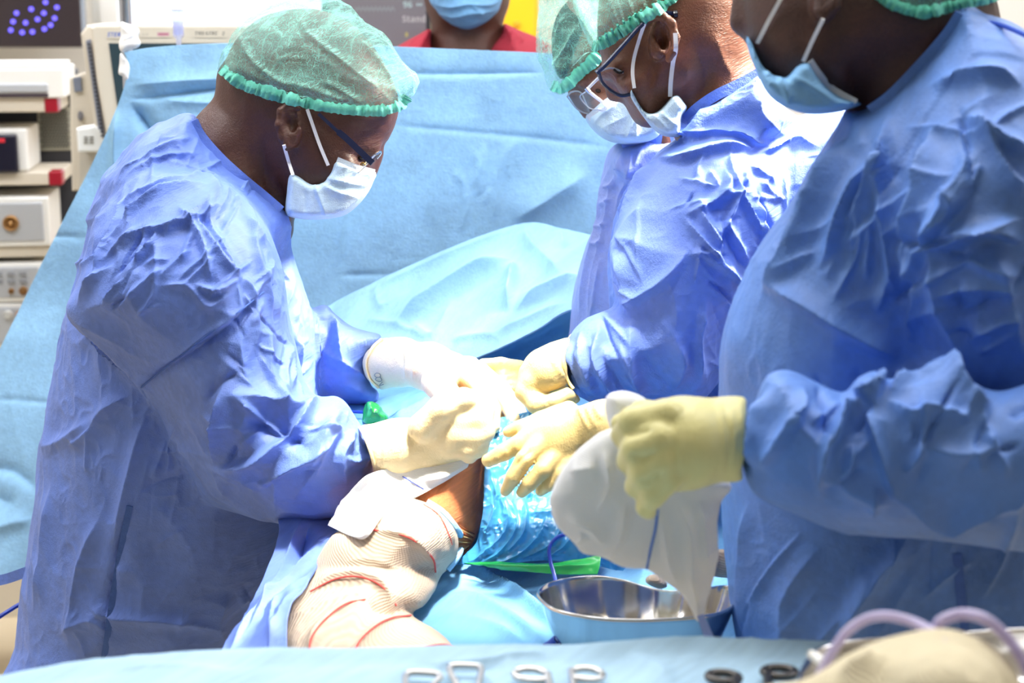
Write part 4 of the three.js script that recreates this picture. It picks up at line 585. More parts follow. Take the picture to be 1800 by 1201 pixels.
// ===== assistant behind, third pair of eyes =====
{
  const d = 2.36, who = thing('person', 'assistant half hidden at the back with clear framed glasses and a bulging green cap', 'person', ground(1130, d), 'surgeons at the table');
  const body = solid([pillow([985, 110, 1000, 150, 1012, 172, 1026, 190, 1038, 204, 1054, 222, 1090, 240, 1130, 240, 1170, 210, 1180, 120, 1150, 20, 1100, -30, 1020, -20, 980, 40], { d, T: 0.08, R: 0.075, lean: 0 }), pillow([1100, 120, 1200, 100, 1230, 250, 1200, 320, 1130, 300, 1110, 245], { d: d + 0.02, T: 0.065, R: 0.06, lean: 0 }),
    limb([1010, 165, d, 7, 1032, 198, d, 8], 0.02), ball(1060, 190, d - 0.055, 24, 20, 0.02, -0.5, 0.02), limb([1020, 142, d - 0.06, 7, 1060, 128, d - 0.07, 8], 0.02), cut(ball(1052, 160, d - 0.085, 14, 11, 0.012, 0, 0.01))], 0.0035, 0.02);
  part(who, 'body', mg(body), M.skinMid); const dep = depthOf(body);
  part(who, 'eye', mg(solid([ball(1052, 160, d - 0.066, 6, 4, 0.005, -0.3)], 0.0015)), S(0x30201c, { roughness: 0.2 }));
  part(who, 'hair', mg(solid([pillow([975, 120, 970, 60, 990, 10, 1040, -20, 1090, 0, 1100, 60, 1060, 90, 1020, 120, 990, 140], { d: d + 0.004, T: 0.083, R: 0.075, lean: 0 })], 0.005)), M.hair);
  const cap = capMesh([pillow([952, -30, 948, 20, 944, 60, 946, 100, 956, 125, 962, 148, 972, 160, 988, 165, 1006, 152, 1022, 132, 1045, 115, 1075, 85, 1110, 20, 1090, -50, 1020, -80], { d, T: { max: 0.098, f: (x, y) => 0.098 - 0.05 * sst(1020, 945, x) }, R: 0.03, lean: 0 })], [[6, 6, 0.5, 1020, 40, 1000, 80, 985, 110, 980, 150], [6, 6, -0.5, 970, 20, 975, 80, 990, 130], [6, 5, 0, 1050, 70, 1020, 100, 995, 125], [6, -5, 0, 1052, 88, 1020, 112, 996, 140], [5, 5, 0, 955, 40, 960, 100, 968, 140], [5, 5, 0, 1000, 20, 985, 60, 978, 100]], [[7, 0.05], [3.5, 0.022], [1, 0.01]]);
  const cO = part(who, 'bouffant_cap', mg(cap), M.cap, 'sea green bouffant cap puffed out at the front'), cd = depthOf(cap); part(cO, 'gathered_hem', frill([968, 154, 986, 160, 1004, 150, 1022, 132, 1044, 114, 1058, 98], d - 0.04, 0.006, 0.5, (x, y) => Math.min(cd(x - 8, y - 8, 0, d), dep(x, y, 0.003, d))), M.capEdge);
  const mk = cloth([pillow([1029, 207, 1044, 192, 1060, 178, 1078, 166, 1100, 158, 1130, 170, 1165, 210, 1162, 236, 1140, 250, 1105, 254, 1075, 250, 1050, 236], { d, T: { max: 0.094, f: (x, y) => 0.094 - 0.03 * sst(1075, 1030, x) }, R: 0.012, lean: 0 })], 0.003, 0.01, [[5, 2, 0.5, 1040, 222, 1062, 200, 1085, 182], [8, 3, 0.6, 1100, 180, 1110, 210, 1100, 250], [8, 3, -0.5, 1120, 200, 1118, 250], [10, 2, 0, 1050, 230, 1080, 215, 1110, 200]], [[0.8, 0.03]]);
  const mO = part(who, 'face_mask', mg(mk), M.mask, 'pale surgical mask with a wide white upper border'), md = depthOf(mk); part(mO, 'mask_border', band(on(md, [1034, 209, 1050, 194, 1066, 180, 1082, 170], 0.0015), 0.009, 0.001), M.maskEdge);
  const z = d - 0.1, pane = (q, name = 'lens') => { const I = []; for (let i = 1; i < q.length - 1; i++) I.push(0, i, i + 1); return geo(q.map(([x, y, e]) => V(x, y, z + e)).flat(), I); };
  const near = [[1031, 160, 0], [1038, 166, 0], [1064, 188, 0], [1055, 192, 0.01], [1036, 190, 0.03], [1020, 172, 0.03]], farL = [[997, 170, 0.07], [1004, 162, 0.06], [1022, 164, 0.04], [1030, 182, 0.04], [1038, 199, 0.05], [1015, 192, 0.07]];
  const gl = part(who, 'spectacles', tube([V(1031, 158, z), V(1044, 168, z), V(1066, 188, z), V(1060, 194, z + 0.006), V(1052, 193, z + 0.01)], 0.0022, 40), M.clearFrame, 'clear plastic framed spectacles');
  part(gl, 'temple', tube([V(1031, 158, z), V(1046, 143, z), V(1062, 128, z)], 0.0022, 20), M.clearFrame); part(gl, 'rim', tube([...near, near[0]].map(([x, y, e]) => V(x, y, z + e)), 0.001, 50, 6), M.clearFrame); part(gl, 'rim', tube([...farL, farL[0]].map(([x, y, e]) => V(x, y, z + e)), 0.0012, 50, 6), M.clearFrame); part(gl, 'lens', pane(near), M.glass); part(gl, 'lens', pane(farL), M.glass);
  part(gl, 'hinge', tube([V(1030, 155, z - 0.002), V(1037, 163, z - 0.002)], 0.0028, 6), M.steel);
  const yoke = pillow([1082, 262, 1096, 256, 1130, 246, 1190, 238, 1230, 290, 1170, 340, 1090, 320, 1072, 285], { d: 2.4, T: 0.088, R: 0.02, lean: 0 });
  const G = cloth([yoke, pillow([1090, 256, 1130, 246, 1180, 240, 1220, 256, 1232, 500, 1232, 800, 1040, 800, 1004, 700, 998, 620, 1002, 575, 1008, 520, 1018, 470, 1030, 425, 1044, 390, 1052, 345, 1062, 300, 1074, 270], { d: 2.49, T: 0.11, R: 0.1 })], 0.004, 0.02,
    [[6, 6, 0.5, 1096, 262, 1080, 310, 1070, 380, 1050, 460, 1035, 560], [6, 6, -0.5, 1080, 268, 1062, 320, 1052, 390, 1035, 460, 1018, 560], [6, 5, 0, 1110, 262, 1100, 320, 1080, 380], [8, 5, 0, 1060, 440, 1045, 540, 1030, 600], [5, 4, 0, 1060, 330, 1085, 322], [5, 4, 0, 1056, 360, 1080, 352], [5, 4, 0, 1068, 300, 1090, 296], [5, 3, 0, 1160, 250, 1130, 262, 1110, 300], [5, 4, 0, 1048, 400, 1074, 395], [5, 4, 0, 1040, 430, 1064, 428]], [[3, 0.07, 1, 0.6, 1], [1.5, 0.03, 1, 1.4, 1], [0.5, 0.012]]);
  const gO = part(who, 'surgical_gown', mg(G), M.gownLit), gd = depthOf(G, body); part(gO, 'collar', band(on(gd, [1094, 258, 1120, 250, 1150, 246, 1185, 242], 0.001), 0.011, 0.002, 30), M.gown);
  const gm = gloveMesh([limb([985, 700, 2.2, 26, 945, 672, 2.22, 34], 0.012), ball(900, 662, 2.22, 36, 30, 0.026, 0), limb([912, 650, 2.2, 17, 880, 645, 2.19, 16, 850, 642, 2.19, 12], 0.005), limb([912, 668, 2.2, 17, 885, 668, 2.18, 15, 868, 668, 2.18, 12], 0.005), limb([918, 682, 2.19, 15, 895, 684, 2.17, 13, 882, 682, 2.17, 11], 0.004), limb([930, 700, 2.17, 11, 912, 710, 2.15, 10, 905, 722, 2.14, 8], 0.004)],
    [[3, -2, 0, 905, 655, 882, 657, 860, 655], [3, -2, 0, 908, 677, 888, 678, 875, 676], [3, -1.2, 0, 878, 636, 880, 654]], 0.0024);
  part(who, 'glove', mg(gm), M.gloveShade, 'shaded cream latex glove');
}

// ===== person in the right foreground =====
const rightDepth = {};
{
  const d = 1.66, who = thing('person', 'nearest surgeon at the right in shaded blue gown, gripping a white gauze pad', 'person', ground(1560, d), 'surgeons at the table');
  const skull = pillow([1306, -60, 1303, 0, 1306, 40, 1314, 80, 1330, 120, 1352, 152, 1380, 178, 1412, 192, 1455, 194, 1510, 184, 1560, 150, 1640, 100, 1700, 40, 1740, -60, 1700, -180, 1560, -240, 1400, -220, 1330, -150], { d, T: 0.085, R: 0.08, lean: 0 });
  const neck = pillow([1480, 60, 1500, 180, 1520, 205, 1560, 250, 1700, 260, 1760, 60, 1720, -40, 1600, -60, 1500, -20], { d: d + 0.01, T: 0.075, R: 0.07, lean: 0 });
  const body = solid([skull, neck, ball(1452, -8, d - 0.09, 24, 46, 0.012, -0.2, 0.006), limb([1440, 20, d - 0.096, 9, 1452, 28, d - 0.096, 9, 1466, 10, d - 0.1, 9, 1478, -30, d - 0.1, 9], 0.006), limb([1310, -30, d, 12, 1300, 40, d, 16], 0.02)], 0.0035, 0.02);
  drape(body, [[12, -3, 0, 1500, 100, 1502, 150, 1512, 190], [14, 3, 0, 1420, 60, 1460, 120, 1500, 160]], [[1, 0.05]]);
  part(who, 'body', mg(body), M.skinDeep); const dep = depthOf(body);
  part(who, 'hair', mg(solid([pillow([1520, -30, 1580, 8, 1640, 16, 1700, 2, 1730, -60, 1690, -170, 1560, -230, 1420, -210, 1380, -120], { d: d + 0.002, T: 0.089, R: 0.08, lean: 0 })], 0.006)), M.hair);
  const cap = capMesh([pillow([1490, -60, 1540, -8, 1566, 12, 1592, 22, 1622, 29, 1650, 25, 1676, 14, 1712, 10, 1752, 0, 1800, -40, 1790, -180, 1600, -260, 1440, -240, 1400, -140], { d, T: 0.106, R: 0.022, lean: 0 })], [[8, 6, 0.4, 1580, -20, 1600, 8, 1630, 24], [8, 6, 0, 1640, -10, 1652, 18], [8, 6, 0, 1690, -10, 1700, 8]]);
  const cO = part(who, 'bouffant_cap', mg(cap), M.cap, 'dark green bouffant cap cut off by the top of the picture'), cd = depthOf(cap); part(cO, 'gathered_hem', frill([1535, -10, 1560, 8, 1590, 20, 1622, 27, 1652, 22, 1690, 11, 1740, 2, 1765, -12], d - 0.05, 0.006, 0.4, (x, y) => Math.min(cd(x, y - 12, 0, d), dep(x, y, 0.003, d))), M.capEdge);
  const mk = cloth([pillow([1309, 58, 1322, 72, 1333, 98, 1346, 120, 1360, 130, 1376, 136, 1386, 130, 1400, 112, 1424, 104, 1436, 122, 1452, 146, 1476, 166, 1518, 182, 1494, 192, 1450, 200, 1412, 199, 1380, 188, 1352, 168, 1332, 132, 1318, 96], { d, T: { max: 0.098, f: (x, y) => 0.098 - 0.02 * sst(1370, 1310, x) }, R: 0.008, lean: 0 })], 0.0035, 0.01, [[9, 4, 0.7, 1362, 132, 1380, 160, 1392, 195], [9, 3, -0.6, 1345, 122, 1360, 160], [7, 3, 0.5, 1385, 134, 1420, 150, 1470, 185]], [[1, 0.04]]);
  const mO = part(who, 'face_mask', mg(mk), M.maskBlue, 'sky blue surgical mask'), md = depthOf(mk, body); part(mO, 'mask_border', band(on(md, [1424, 107, 1440, 130, 1462, 155, 1505, 180], 0.0015), 0.006, 0.001), M.maskEdge);
  part(mO, 'ear_loop', band(on(md, [1378, -12, 1352, 35, 1331, 76], 0.004), 0.0038, 0.0012), M.strap); part(mO, 'ear_loop', band(on(md, [1447, 33, 1428, 72, 1412, 108], 0.004), 0.0038, 0.0012), M.strap);

  const torso = pillow([1488, 196, 1526, 196, 1560, 168, 1612, 118, 1664, 60, 1690, 18, 1712, 16, 1734, 34, 1764, 41, 1802, 58, 1900, 100, 1980, 300, 1980, 1280, 1316, 1280, 1302, 1201, 1292, 1140, 1282, 1050, 1273, 960, 1268, 860, 1264, 760, 1264, 690, 1266, 620, 1276, 568, 1300, 505, 1332, 440, 1378, 376, 1408, 324, 1440, 270, 1470, 222], { d: 1.72, T: 0.17, R: 0.14 });
  const upper = pillow([1640, 150, 1720, 90, 1820, 84, 1960, 140, 2010, 400, 2000, 760, 1860, 800, 1730, 740, 1640, 680, 1592, 560, 1574, 440, 1590, 290], { d: 1.56, T: 0.1, R: 0.09, bend: (x, y) => -0.06 * sst(380, 120, y) });
  const fore = pillow([1308, 764, 1322, 730, 1342, 674, 1358, 656, 1384, 652, 1412, 662, 1448, 680, 1484, 690, 1506, 664, 1540, 650, 1562, 664, 1600, 652, 1640, 644, 1690, 660, 1760, 690, 1900, 650, 1990, 720, 1990, 960, 1870, 970, 1780, 968, 1690, 955, 1600, 946, 1520, 944, 1470, 936, 1400, 908, 1336, 876, 1314, 846, 1306, 800], { d: 1.47, T: 0.085, R: 0.075 });
  const yoke = pillow([1524, 198, 1562, 167, 1616, 113, 1666, 57, 1690, 18, 1722, 28, 1800, 64, 1760, 200, 1660, 290, 1540, 280, 1500, 230], { d: 1.675, T: 0.105, R: 0.022, lean: 0 });
  const G = cloth([torso, yoke, { ...upper, k: 0.02 }, { ...fore, k: 0.012 }, limb([1440, 640, 1.86, 90, 1260, 788, 1.82, 50, 1150, 778, 1.84, 49], 0.02)], 0.004, 0.02, [
    [16, 14, 0.8, 1500, 230, 1460, 330, 1400, 440, 1340, 520], [16, 16, -0.8, 1545, 280, 1500, 360, 1470, 440, 1440, 470], [14, 14, 0.7, 1540, 250, 1548, 290, 1500, 400], [14, 8, 0, 1490, 270, 1440, 380, 1390, 470], [20, 10, 0.5, 1560, 200, 1550, 300, 1560, 420, 1575, 520], [22, 14, 0.7, 1350, 500, 1420, 540, 1500, 590, 1580, 630], [14, 9, 0.4, 1290, 560, 1275, 640, 1280, 760],
    [18, 14, 0.7, 1640, 230, 1620, 340, 1590, 460], [14, 10, -0.6, 1690, 250, 1700, 300, 1640, 420, 1600, 500], [16, 14, 0.7, 1700, 200, 1750, 250, 1820, 270], [14, 12, -0.7, 1720, 215, 1780, 320, 1830, 330], [20, 16, 0.8, 1650, 420, 1720, 400, 1800, 425], [16, 14, -0.8, 1600, 440, 1660, 430, 1740, 390, 1800, 385], [14, 12, 0.6, 1630, 430, 1680, 370, 1710, 300], [14, 10, 0, 1660, 330, 1690, 370], [12, 10, 0.6, 1590, 440, 1620, 520, 1600, 600], [12, 10, 0, 1640, 430, 1660, 540, 1700, 640], [18, 9, 0, 1740, 430, 1780, 560, 1800, 640], [14, 9, 0.5, 1640, 150, 1740, 130, 1800, 150],
    [16, 14, 0.7, 1345, 680, 1340, 760, 1325, 830], [16, 14, -0.7, 1415, 680, 1395, 750, 1340, 830], [14, 12, 0.7, 1510, 700, 1470, 750, 1440, 800, 1445, 880], [14, 13, 0.8, 1520, 700, 1540, 780, 1570, 860, 1600, 880], [14, 14, -0.8, 1500, 690, 1530, 690, 1545, 655], [14, 14, 0.7, 1560, 700, 1600, 660, 1650, 650, 1690, 690], [13, 13, -0.7, 1655, 640, 1668, 670, 1720, 720, 1740, 700], [18, 10, 0.6, 1570, 860, 1660, 920, 1720, 900, 1800, 880], [14, 8, 0, 1440, 820, 1500, 860, 1570, 885], [12, 10, 0.4, 1445, 800, 1480, 740, 1520, 700], [14, 12, -0.6, 1560, 700, 1600, 730, 1640, 720, 1700, 740], [16, 8, 0, 1620, 780, 1680, 800, 1760, 790],
    [24, 10, 0.6, 1600, 940, 1540, 1010, 1460, 1130], [20, 7, 0, 1440, 960, 1380, 1060, 1400, 1180], [12, 6, 0.6, 1310, 880, 1300, 1000, 1306, 1140], [18, 6, 0, 1530, 1000, 1480, 1100],
    [26, 14, 0.6, 1650, 520, 1720, 500, 1800, 520], [24, 12, -0.5, 1700, 600, 1760, 560, 1800, 560], [22, 12, 0.5, 1690, 440, 1740, 470, 1800, 480], ...creases(18, 1380, 220, 1600, 520, 60, 25, 140, 11, 4), ...creases(18, 1600, 150, 1800, 620, 40, 60, 140, 11, 4), ...creases(24, 1320, 660, 1800, 930, 70, 50, 110, 10, 4.5), ...creases(10, 1290, 900, 1800, 1150, 65, 30, 160, 12, 4)],
    [[7, 0.14, 1, 0.7, 1], [3, 0.055, 1, 0.8, 1], [1, 0.022]]);
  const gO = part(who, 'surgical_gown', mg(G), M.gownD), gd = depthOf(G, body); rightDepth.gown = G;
  part(gO, 'collar', band(on(gd, [1530, 196, 1565, 170, 1618, 116, 1668, 58, 1690, 24], 0.001), 0.012, 0.003, 40), M.gownD); part(gO, 'side_seam', band(on(gd, [1682, 975, 1690, 1050, 1698, 1140], 0.001), 0.009, 0.001, 24), M.gownSeam, 'dotted side seam');
  part(gO, 'neck_tie', tube([V(1718, 40, 1.6), V(1740, 40, 1.585), V(1770, 48, 1.56), V(1820, 70, 1.53)], 0.0022, 20), S(0x3a5fd0, { roughness: 0.8 }));
  const un = solid([pillow([1480, 205, 1492, 190, 1522, 186, 1532, 200, 1505, 250, 1480, 250], { d: 1.69, T: 0.09, R: 0.04 })], 0.004); part(gO, 'undershirt', mg(un), S(0x8f94d6, { roughness: 0.9 }));
  // hand on the gauze
  const gl1 = gloveMesh([limb([1345, 772, 1.47, 69, 1290, 772, 1.46, 68, 1240, 775, 1.455, 72], 0.015), ball(1200, 780, 1.45, 92, 84, 0.045, 0.15), ball(1150, 790, 1.445, 62, 80, 0.042, 0.2),
    limb([1170, 730, 1.425, 30, 1112, 742, 1.43, 26, 1094, 764, 1.45, 19, 1098, 778, 1.475, 16], 0.005), limb([1160, 772, 1.415, 29, 1118, 790, 1.42, 25, 1104, 812, 1.44, 18, 1110, 824, 1.465, 15], 0.005), limb([1165, 812, 1.415, 28, 1132, 832, 1.42, 24, 1118, 856, 1.44, 18, 1126, 866, 1.465, 15], 0.005), limb([1175, 842, 1.42, 26, 1150, 868, 1.425, 22, 1136, 892, 1.44, 17, 1140, 900, 1.46, 15], 0.005), limb([1200, 730, 1.48, 26, 1130, 725, 1.5, 20, 1090, 745, 1.51, 17], 0.006), cut(pillow([1420, 660, 1326, 690, 1310, 740, 1306, 790, 1314, 850, 1420, 880], { d: 1.47, T: 0.15, R: 0.006, lean: 0 }))],
    [[5, 2, 0.4, 1262, 702, 1272, 770, 1270, 842], [5, 2, 0, 1280, 704, 1290, 770, 1286, 840], [5, 2, 0, 1298, 706, 1306, 770, 1300, 840], [9, 2, 0.5, 1192, 698, 1192, 760, 1200, 830, 1214, 866], [5, -2, 0, 1095, 762, 1125, 762, 1150, 752], [5, -2.5, 0, 1105, 800, 1132, 804, 1158, 794], [5, -2.5, 0, 1120, 845, 1145, 846, 1168, 828]], 0.0028, 0.007);
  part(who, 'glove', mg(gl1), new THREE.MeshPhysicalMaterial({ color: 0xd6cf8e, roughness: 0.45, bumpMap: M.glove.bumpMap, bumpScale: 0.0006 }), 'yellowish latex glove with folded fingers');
  // far hand spread on the drape
  const gl2 = gloveMesh([limb([1280, 800, 1.8, 40, 1130, 775, 1.84, 42, 1062, 748, 1.87, 42, 1015, 760, 1.89, 46], 0.012), ball(985, 775, 1.885, 62, 52, 0.028, 0.4),
    limb([1000, 722, 1.9, 18, 950, 738, 1.895, 14, 915, 752, 1.895, 13, 893, 760, 1.9, 10], 0.003), limb([945, 762, 1.885, 24, 915, 780, 1.88, 17, 885, 796, 1.885, 15, 858, 810, 1.895, 12], 0.003), limb([950, 782, 1.872, 22, 922, 808, 1.86, 16, 903, 838, 1.862, 14, 888, 864, 1.876, 10], 0.002), limb([978, 800, 1.87, 21, 954, 826, 1.855, 15.5, 932, 850, 1.858, 13.5, 917, 866, 1.872, 10], 0.002), limb([1005, 805, 1.873, 20, 985, 832, 1.862, 15, 965, 852, 1.864, 12.5, 950, 864, 1.876, 9.5], 0.002)],
    [[4, 2.5, 0.4, 1012, 710, 1030, 745, 1042, 765], [4, 2, 0, 1028, 712, 1042, 740, 1052, 756], [4, 2, 0, 1044, 714, 1056, 738], [5, -2.5, 0, 925, 745, 960, 735, 1000, 725], [5, -2, 0, 900, 825, 925, 800, 940, 790], [3, 1.6, 0, 870, 800, 880, 812], [3, 1.6, 0, 886, 790, 896, 806], [3, 1.6, 0, 905, 780, 912, 795]], 0.0024);
  part(who, 'glove', mg(gl2), M.gloveShade, 'cream latex glove with spread fingers pressing the drape');
}

// ===== anaesthetist behind the screen =====
{
  const d = 3.25, who = thing('person', 'person in dark red scrubs and blue mask standing behind the screen', 'person', ground(820, d));
  const body = solid([pillow([752, -60, 750, 0, 760, 30, 785, 52, 820, 60, 858, 48, 884, 22, 892, -10, 890, -90, 870, -170, 820, -200, 770, -170], { d, T: 0.1, R: 0.07, lean: 0 }), pillow([758, -20, 760, 40, 752, 90, 740, 200, 900, 200, 890, 90, 884, 40, 884, -20], { d: d + 0.01, T: 0.065, R: 0.055, lean: 0 }), limb([820, -60, d - 0.09, 14, 820, -20, d - 0.11, 18], 0.02), cut(ball(795, -75, d - 0.1, 18, 10, 0.02, 0, 0.01)), cut(ball(846, -75, d - 0.1, 18, 10, 0.02, 0, 0.01)), ball(748, -70, d, 10, 30, 0.02), ball(893, -70, d, 10, 30, 0.02)], 0.004, 0.02);
  part(who, 'body', mg(body), M.skinDark);
  part(who, 'eye', mg(solid([ball(795, -75, d - 0.09, 13, 8, 0.008)], 0.002)), S(0xe8e2da)); part(who, 'eye', mg(solid([ball(846, -75, d - 0.09, 13, 8, 0.008)], 0.002)), S(0xe8e2da));
  part(who, 'hair', mg(solid([pillow([752, -110, 770, -178, 820, -210, 870, -178, 890, -110, 850, -130, 790, -130], { d: d - 0.01, T: 0.11, R: 0.07, lean: 0 })], 0.005)), M.hair);
  const mk = cloth([pillow([753, -50, 752, -5, 764, 22, 782, 42, 805, 54, 824, 57, 846, 50, 868, 34, 884, 8, 887, -50, 820, -64], { d: d - 0.015, T: 0.105, R: 0.06, lean: 0 })], 0.003, 0.01, [[6, 4, 0.5, 756, 5, 790, 12, 822, 8, 860, 8, 884, 0], [6, 4, -0.5, 768, 24, 800, 28, 830, 22, 874, 18], [5, 3, 0, 782, 40, 815, 44, 850, 38], [5, 3, 0, 830, 10, 850, 25]], [[1.5, 0.04]]);
  part(who, 'face_mask', mg(mk), M.maskBlue, 'sky blue surgical mask');
  const sc = cloth([pillow([560, 300, 600, 180, 655, 110, 700, 80, 730, 64, 757, 50, 758, 72, 764, 100, 790, 170, 815, 200, 845, 160, 862, 90, 880, 62, 885, 40, 912, 52, 950, 70, 1000, 108, 1060, 180, 1090, 300, 1090, 480, 560, 480], { d: d + 0.02, T: 0.12, R: 0.09 })], 0.006, 0.02, [[6, 5, 0, 740, 60, 720, 85, 700, 120], [6, 5, 0, 895, 50, 920, 75], [6, 5, 0, 760, 80, 750, 110]], [[4, 0.08]]);
  part(who, 'scrub_top', mg(sc), M.scrubs, 'dark red scrub top');
}
// ---------- drapes, patient, table ----------
const rowsC = (rows) => rows.map((r) => pairs(r, 3).flatMap(([x, y, c]) => [x, y, upright(y, c)]));
const rowsD = (ds, rows) => rows.map((r, j) => pairs(r).flatMap(([x, y], i) => [x, y, Array.isArray(ds[j]) ? ds[j][i] : ds[j]]));
const rowsY = (ys, rows) => rows.map((r, j) => pairs(r).flatMap(([x, y], i) => [x, y, flat(y, Array.isArray(ys[j]) ? ys[j][i] : ys[j])]));
function clothThing(name, label, category, m, mat, px, py, d) { const o = part(scene, name, mg(m), mat); tag(o, label, category); return o; }
{ // the blue screen
  const cols = [0, 0.06, 0.16, 0.26, 0.42, 0.56, 0.78, 1], R = [];
  const left = [[218, 92], [225, 122], [207, 186], [168, 275], [104, 402], [44, 522], [-14, 642], [-60, 762], [-70, 900], [-60, 1010]];
  const top = [[218, 92], [262, 84], [340, 78], [430, 76], [560, 78], [720, 83], [950, 93], [1350, 112]];
  left.forEach(([lx, ly], j) => { const r = []; cols.forEach((t, i) => { const tx = mix(lx, 1350, t), ty = j === 0 ? top[i][1] : ly + [0, 4, 4, 10, 10, 10, 10, 20, 40, 110][j] * t, x = j === 0 ? top[i][0] : tx; r.push(x, ty, 2.82 - (j > 5 ? 0.03 * (j - 5) * (1 - t) : 0)); }); R.push(r); });
  const m = sheet(rowsC(R), 300, 300, [
    [10, -10, 0.6, 226, 176, 300, 168, 420, 152, 560, 140], [14, 8, 0.5, 228, 150, 320, 142, 420, 138], [16, -18, 0.6, 228, 180, 250, 215, 272, 250, 290, 300], [12, 15, 0.6, 207, 190, 203, 260, 205, 330], [10, 5, 0, 270, 168, 320, 178, 400, 182],
    [9, -4, 0.6, 700, 130, 800, 131, 960, 128], [6, -2.5, 0, 690, 221, 800, 230, 960, 245, 1070, 260], [5, -2.5, 0, 602, 360, 600, 420, 592, 480, 588, 530], [5, -2.5, 0, 590, 484, 640, 484, 700, 483], [5, 2, 0, 608, 380, 604, 460],
    [7, 4, 0, 850, 245, 846, 300, 842, 350], [6, 4, 0, 886, 240, 878, 300, 872, 360, 866, 400], [5, 3, 0, 830, 260, 842, 290, 832, 330], [5, 3, 0, 905, 245, 892, 280, 898, 320], [5, 3, 0, 815, 320, 820, 360, 812, 410], [5, 2.5, 0, 800, 300, 820, 330], [5, 2.5, 0, 862, 330, 852, 360],
    [6, -3, 0, 40, 412, 110, 416, 160, 420], [6, -3, 0, -20, 700, 60, 706, 110, 712], [10, 6, 0.5, 200, 330, 160, 460, 120, 560], [20, -10, 0.6, -40, 830, 20, 830, 70, 870], [18, 9, 0.5, -40, 940, 20, 920, 60, 915], [20, -8, 0, -30, 870, 30, 890], [30, 12, 0, 1040, 300, 960, 350, 900, 390]],
    [[5, 0.35], [1, 0.06, 1.4, 0.8, 1], [0.3, 0.02]], 0.002);
  clothThing('screen_drape', 'large plain sky blue sheet hung as a screen, taped to the pole', 'drape', m, M.drape);
  // pole with its tape
  const t = thing('drip_stand', 'grey steel pole wrapped in white tape at the screen corner', 'pole', new THREE.Vector3(at(224, 100, 2.87).x, 0, -2.87));
  const rod = new THREE.CylinderGeometry(0.0095, 0.0095, 2.3, 20); rod.translate(0, 1.15, 0); wpart(t, 'pole', rod, S(0xb9bbc4, { metalness: 0.9, roughness: 0.28 }));
  const bar = new THREE.CylinderGeometry(0.008, 0.008, 1.6, 16); bar.rotateZ(Math.PI / 2); bar.translate(0.8, at(600, 100, 2.84).y - 0.012, 0.03); wpart(t, 'crossbar', bar, M.steelDull);
  for (let k = 0; k < 5; k++) { const a = k / 5 * 2 * Math.PI + 0.3, g = new THREE.CylinderGeometry(0.012, 0.016, 0.3, 12); g.rotateZ(Math.PI / 2); g.translate(0.15, 0.05, 0); g.rotateY(a); wpart(t, 'foot', g, M.steelDull); }
  const tp = cloth([pillow([211, 38, 222, 40, 238, 46, 246, 55, 243, 66, 248, 76, 240, 86, 226, 88, 214, 92, 209, 80, 212, 62], { d: upright(70, 2.78), T: 0.014, R: 0.012, lean: 0 })], 0.0025, 0.005, [[4, 2, 0, 214, 44, 226, 58, 240, 58], [3, 1.5, 0, 216, 70, 236, 62]], [[0.8, 0.02]]); part(t, 'tape', mg(tp), M.white, 'white tape wound round the pole');
  const tf = cloth([pillow([211, 92, 219, 100, 227, 112, 228, 124, 224, 142, 216, 134, 208, 130, 210, 110], { d: upright(110, 2.79), T: 0.008, R: 0.008, lean: 0 })], 0.0025, 0.005, [[3, 1.5, 0, 212, 98, 224, 112, 226, 124]], [[0.5, 0.02]]); part(t, 'tape', mg(tf), M.white, 'loose tape end on the screen corner');
}
{ // drip chamber hanging on its line
  const c = 2.92, p = at(313, 40, c), t = thing('drip_chamber', 'clear plastic drip chamber hanging in front of the monitor', 'drip chamber', p), s = upright(40, c) / F;
  const clear = new THREE.MeshPhysicalMaterial({ color: 0xf2f4ff, roughness: 0.12, transmission: 0.75, thickness: 0, ior: 1.4 });
  const L = (pts) => new THREE.LatheGeometry(pts.map(([r, y]) => new THREE.Vector2(r * s, (40 - y) * s)), 24);
  wpart(t, 'chamber', L([[2.5, 78], [5, 78], [5, 68], [9.5, 63], [10, 60], [10, 20], [9, 17]]), clear); wpart(t, 'flange', L([[9, 18.5], [13, 18], [13, 15.5], [9, 15]]), M.white); wpart(t, 'fluid', L([[0, 62], [8.5, 60], [8.5, 38], [0, 38]]), new THREE.MeshPhysicalMaterial({ color: 0xdfe4ff, roughness: 0.05, transmission: 0.9, thickness: 0 }));
  for (const q of [-9, 9]) wpart(t, 'side_tube', new THREE.TubeGeometry(new THREE.LineCurve3(new THREE.Vector3(q * s, 24 * s, 0), new THREE.Vector3(q * s, 0.5, 0)), 4, 0.0012, 8), clear);
  wpart(t, 'line', new THREE.TubeGeometry(new THREE.CatmullRomCurve3([new THREE.Vector3(0, -37 * s, 0), new THREE.Vector3(0, -0.2, -0.02), new THREE.Vector3(0.05, -0.7, 0.0)]), 16, 0.003, 8), clear);
}
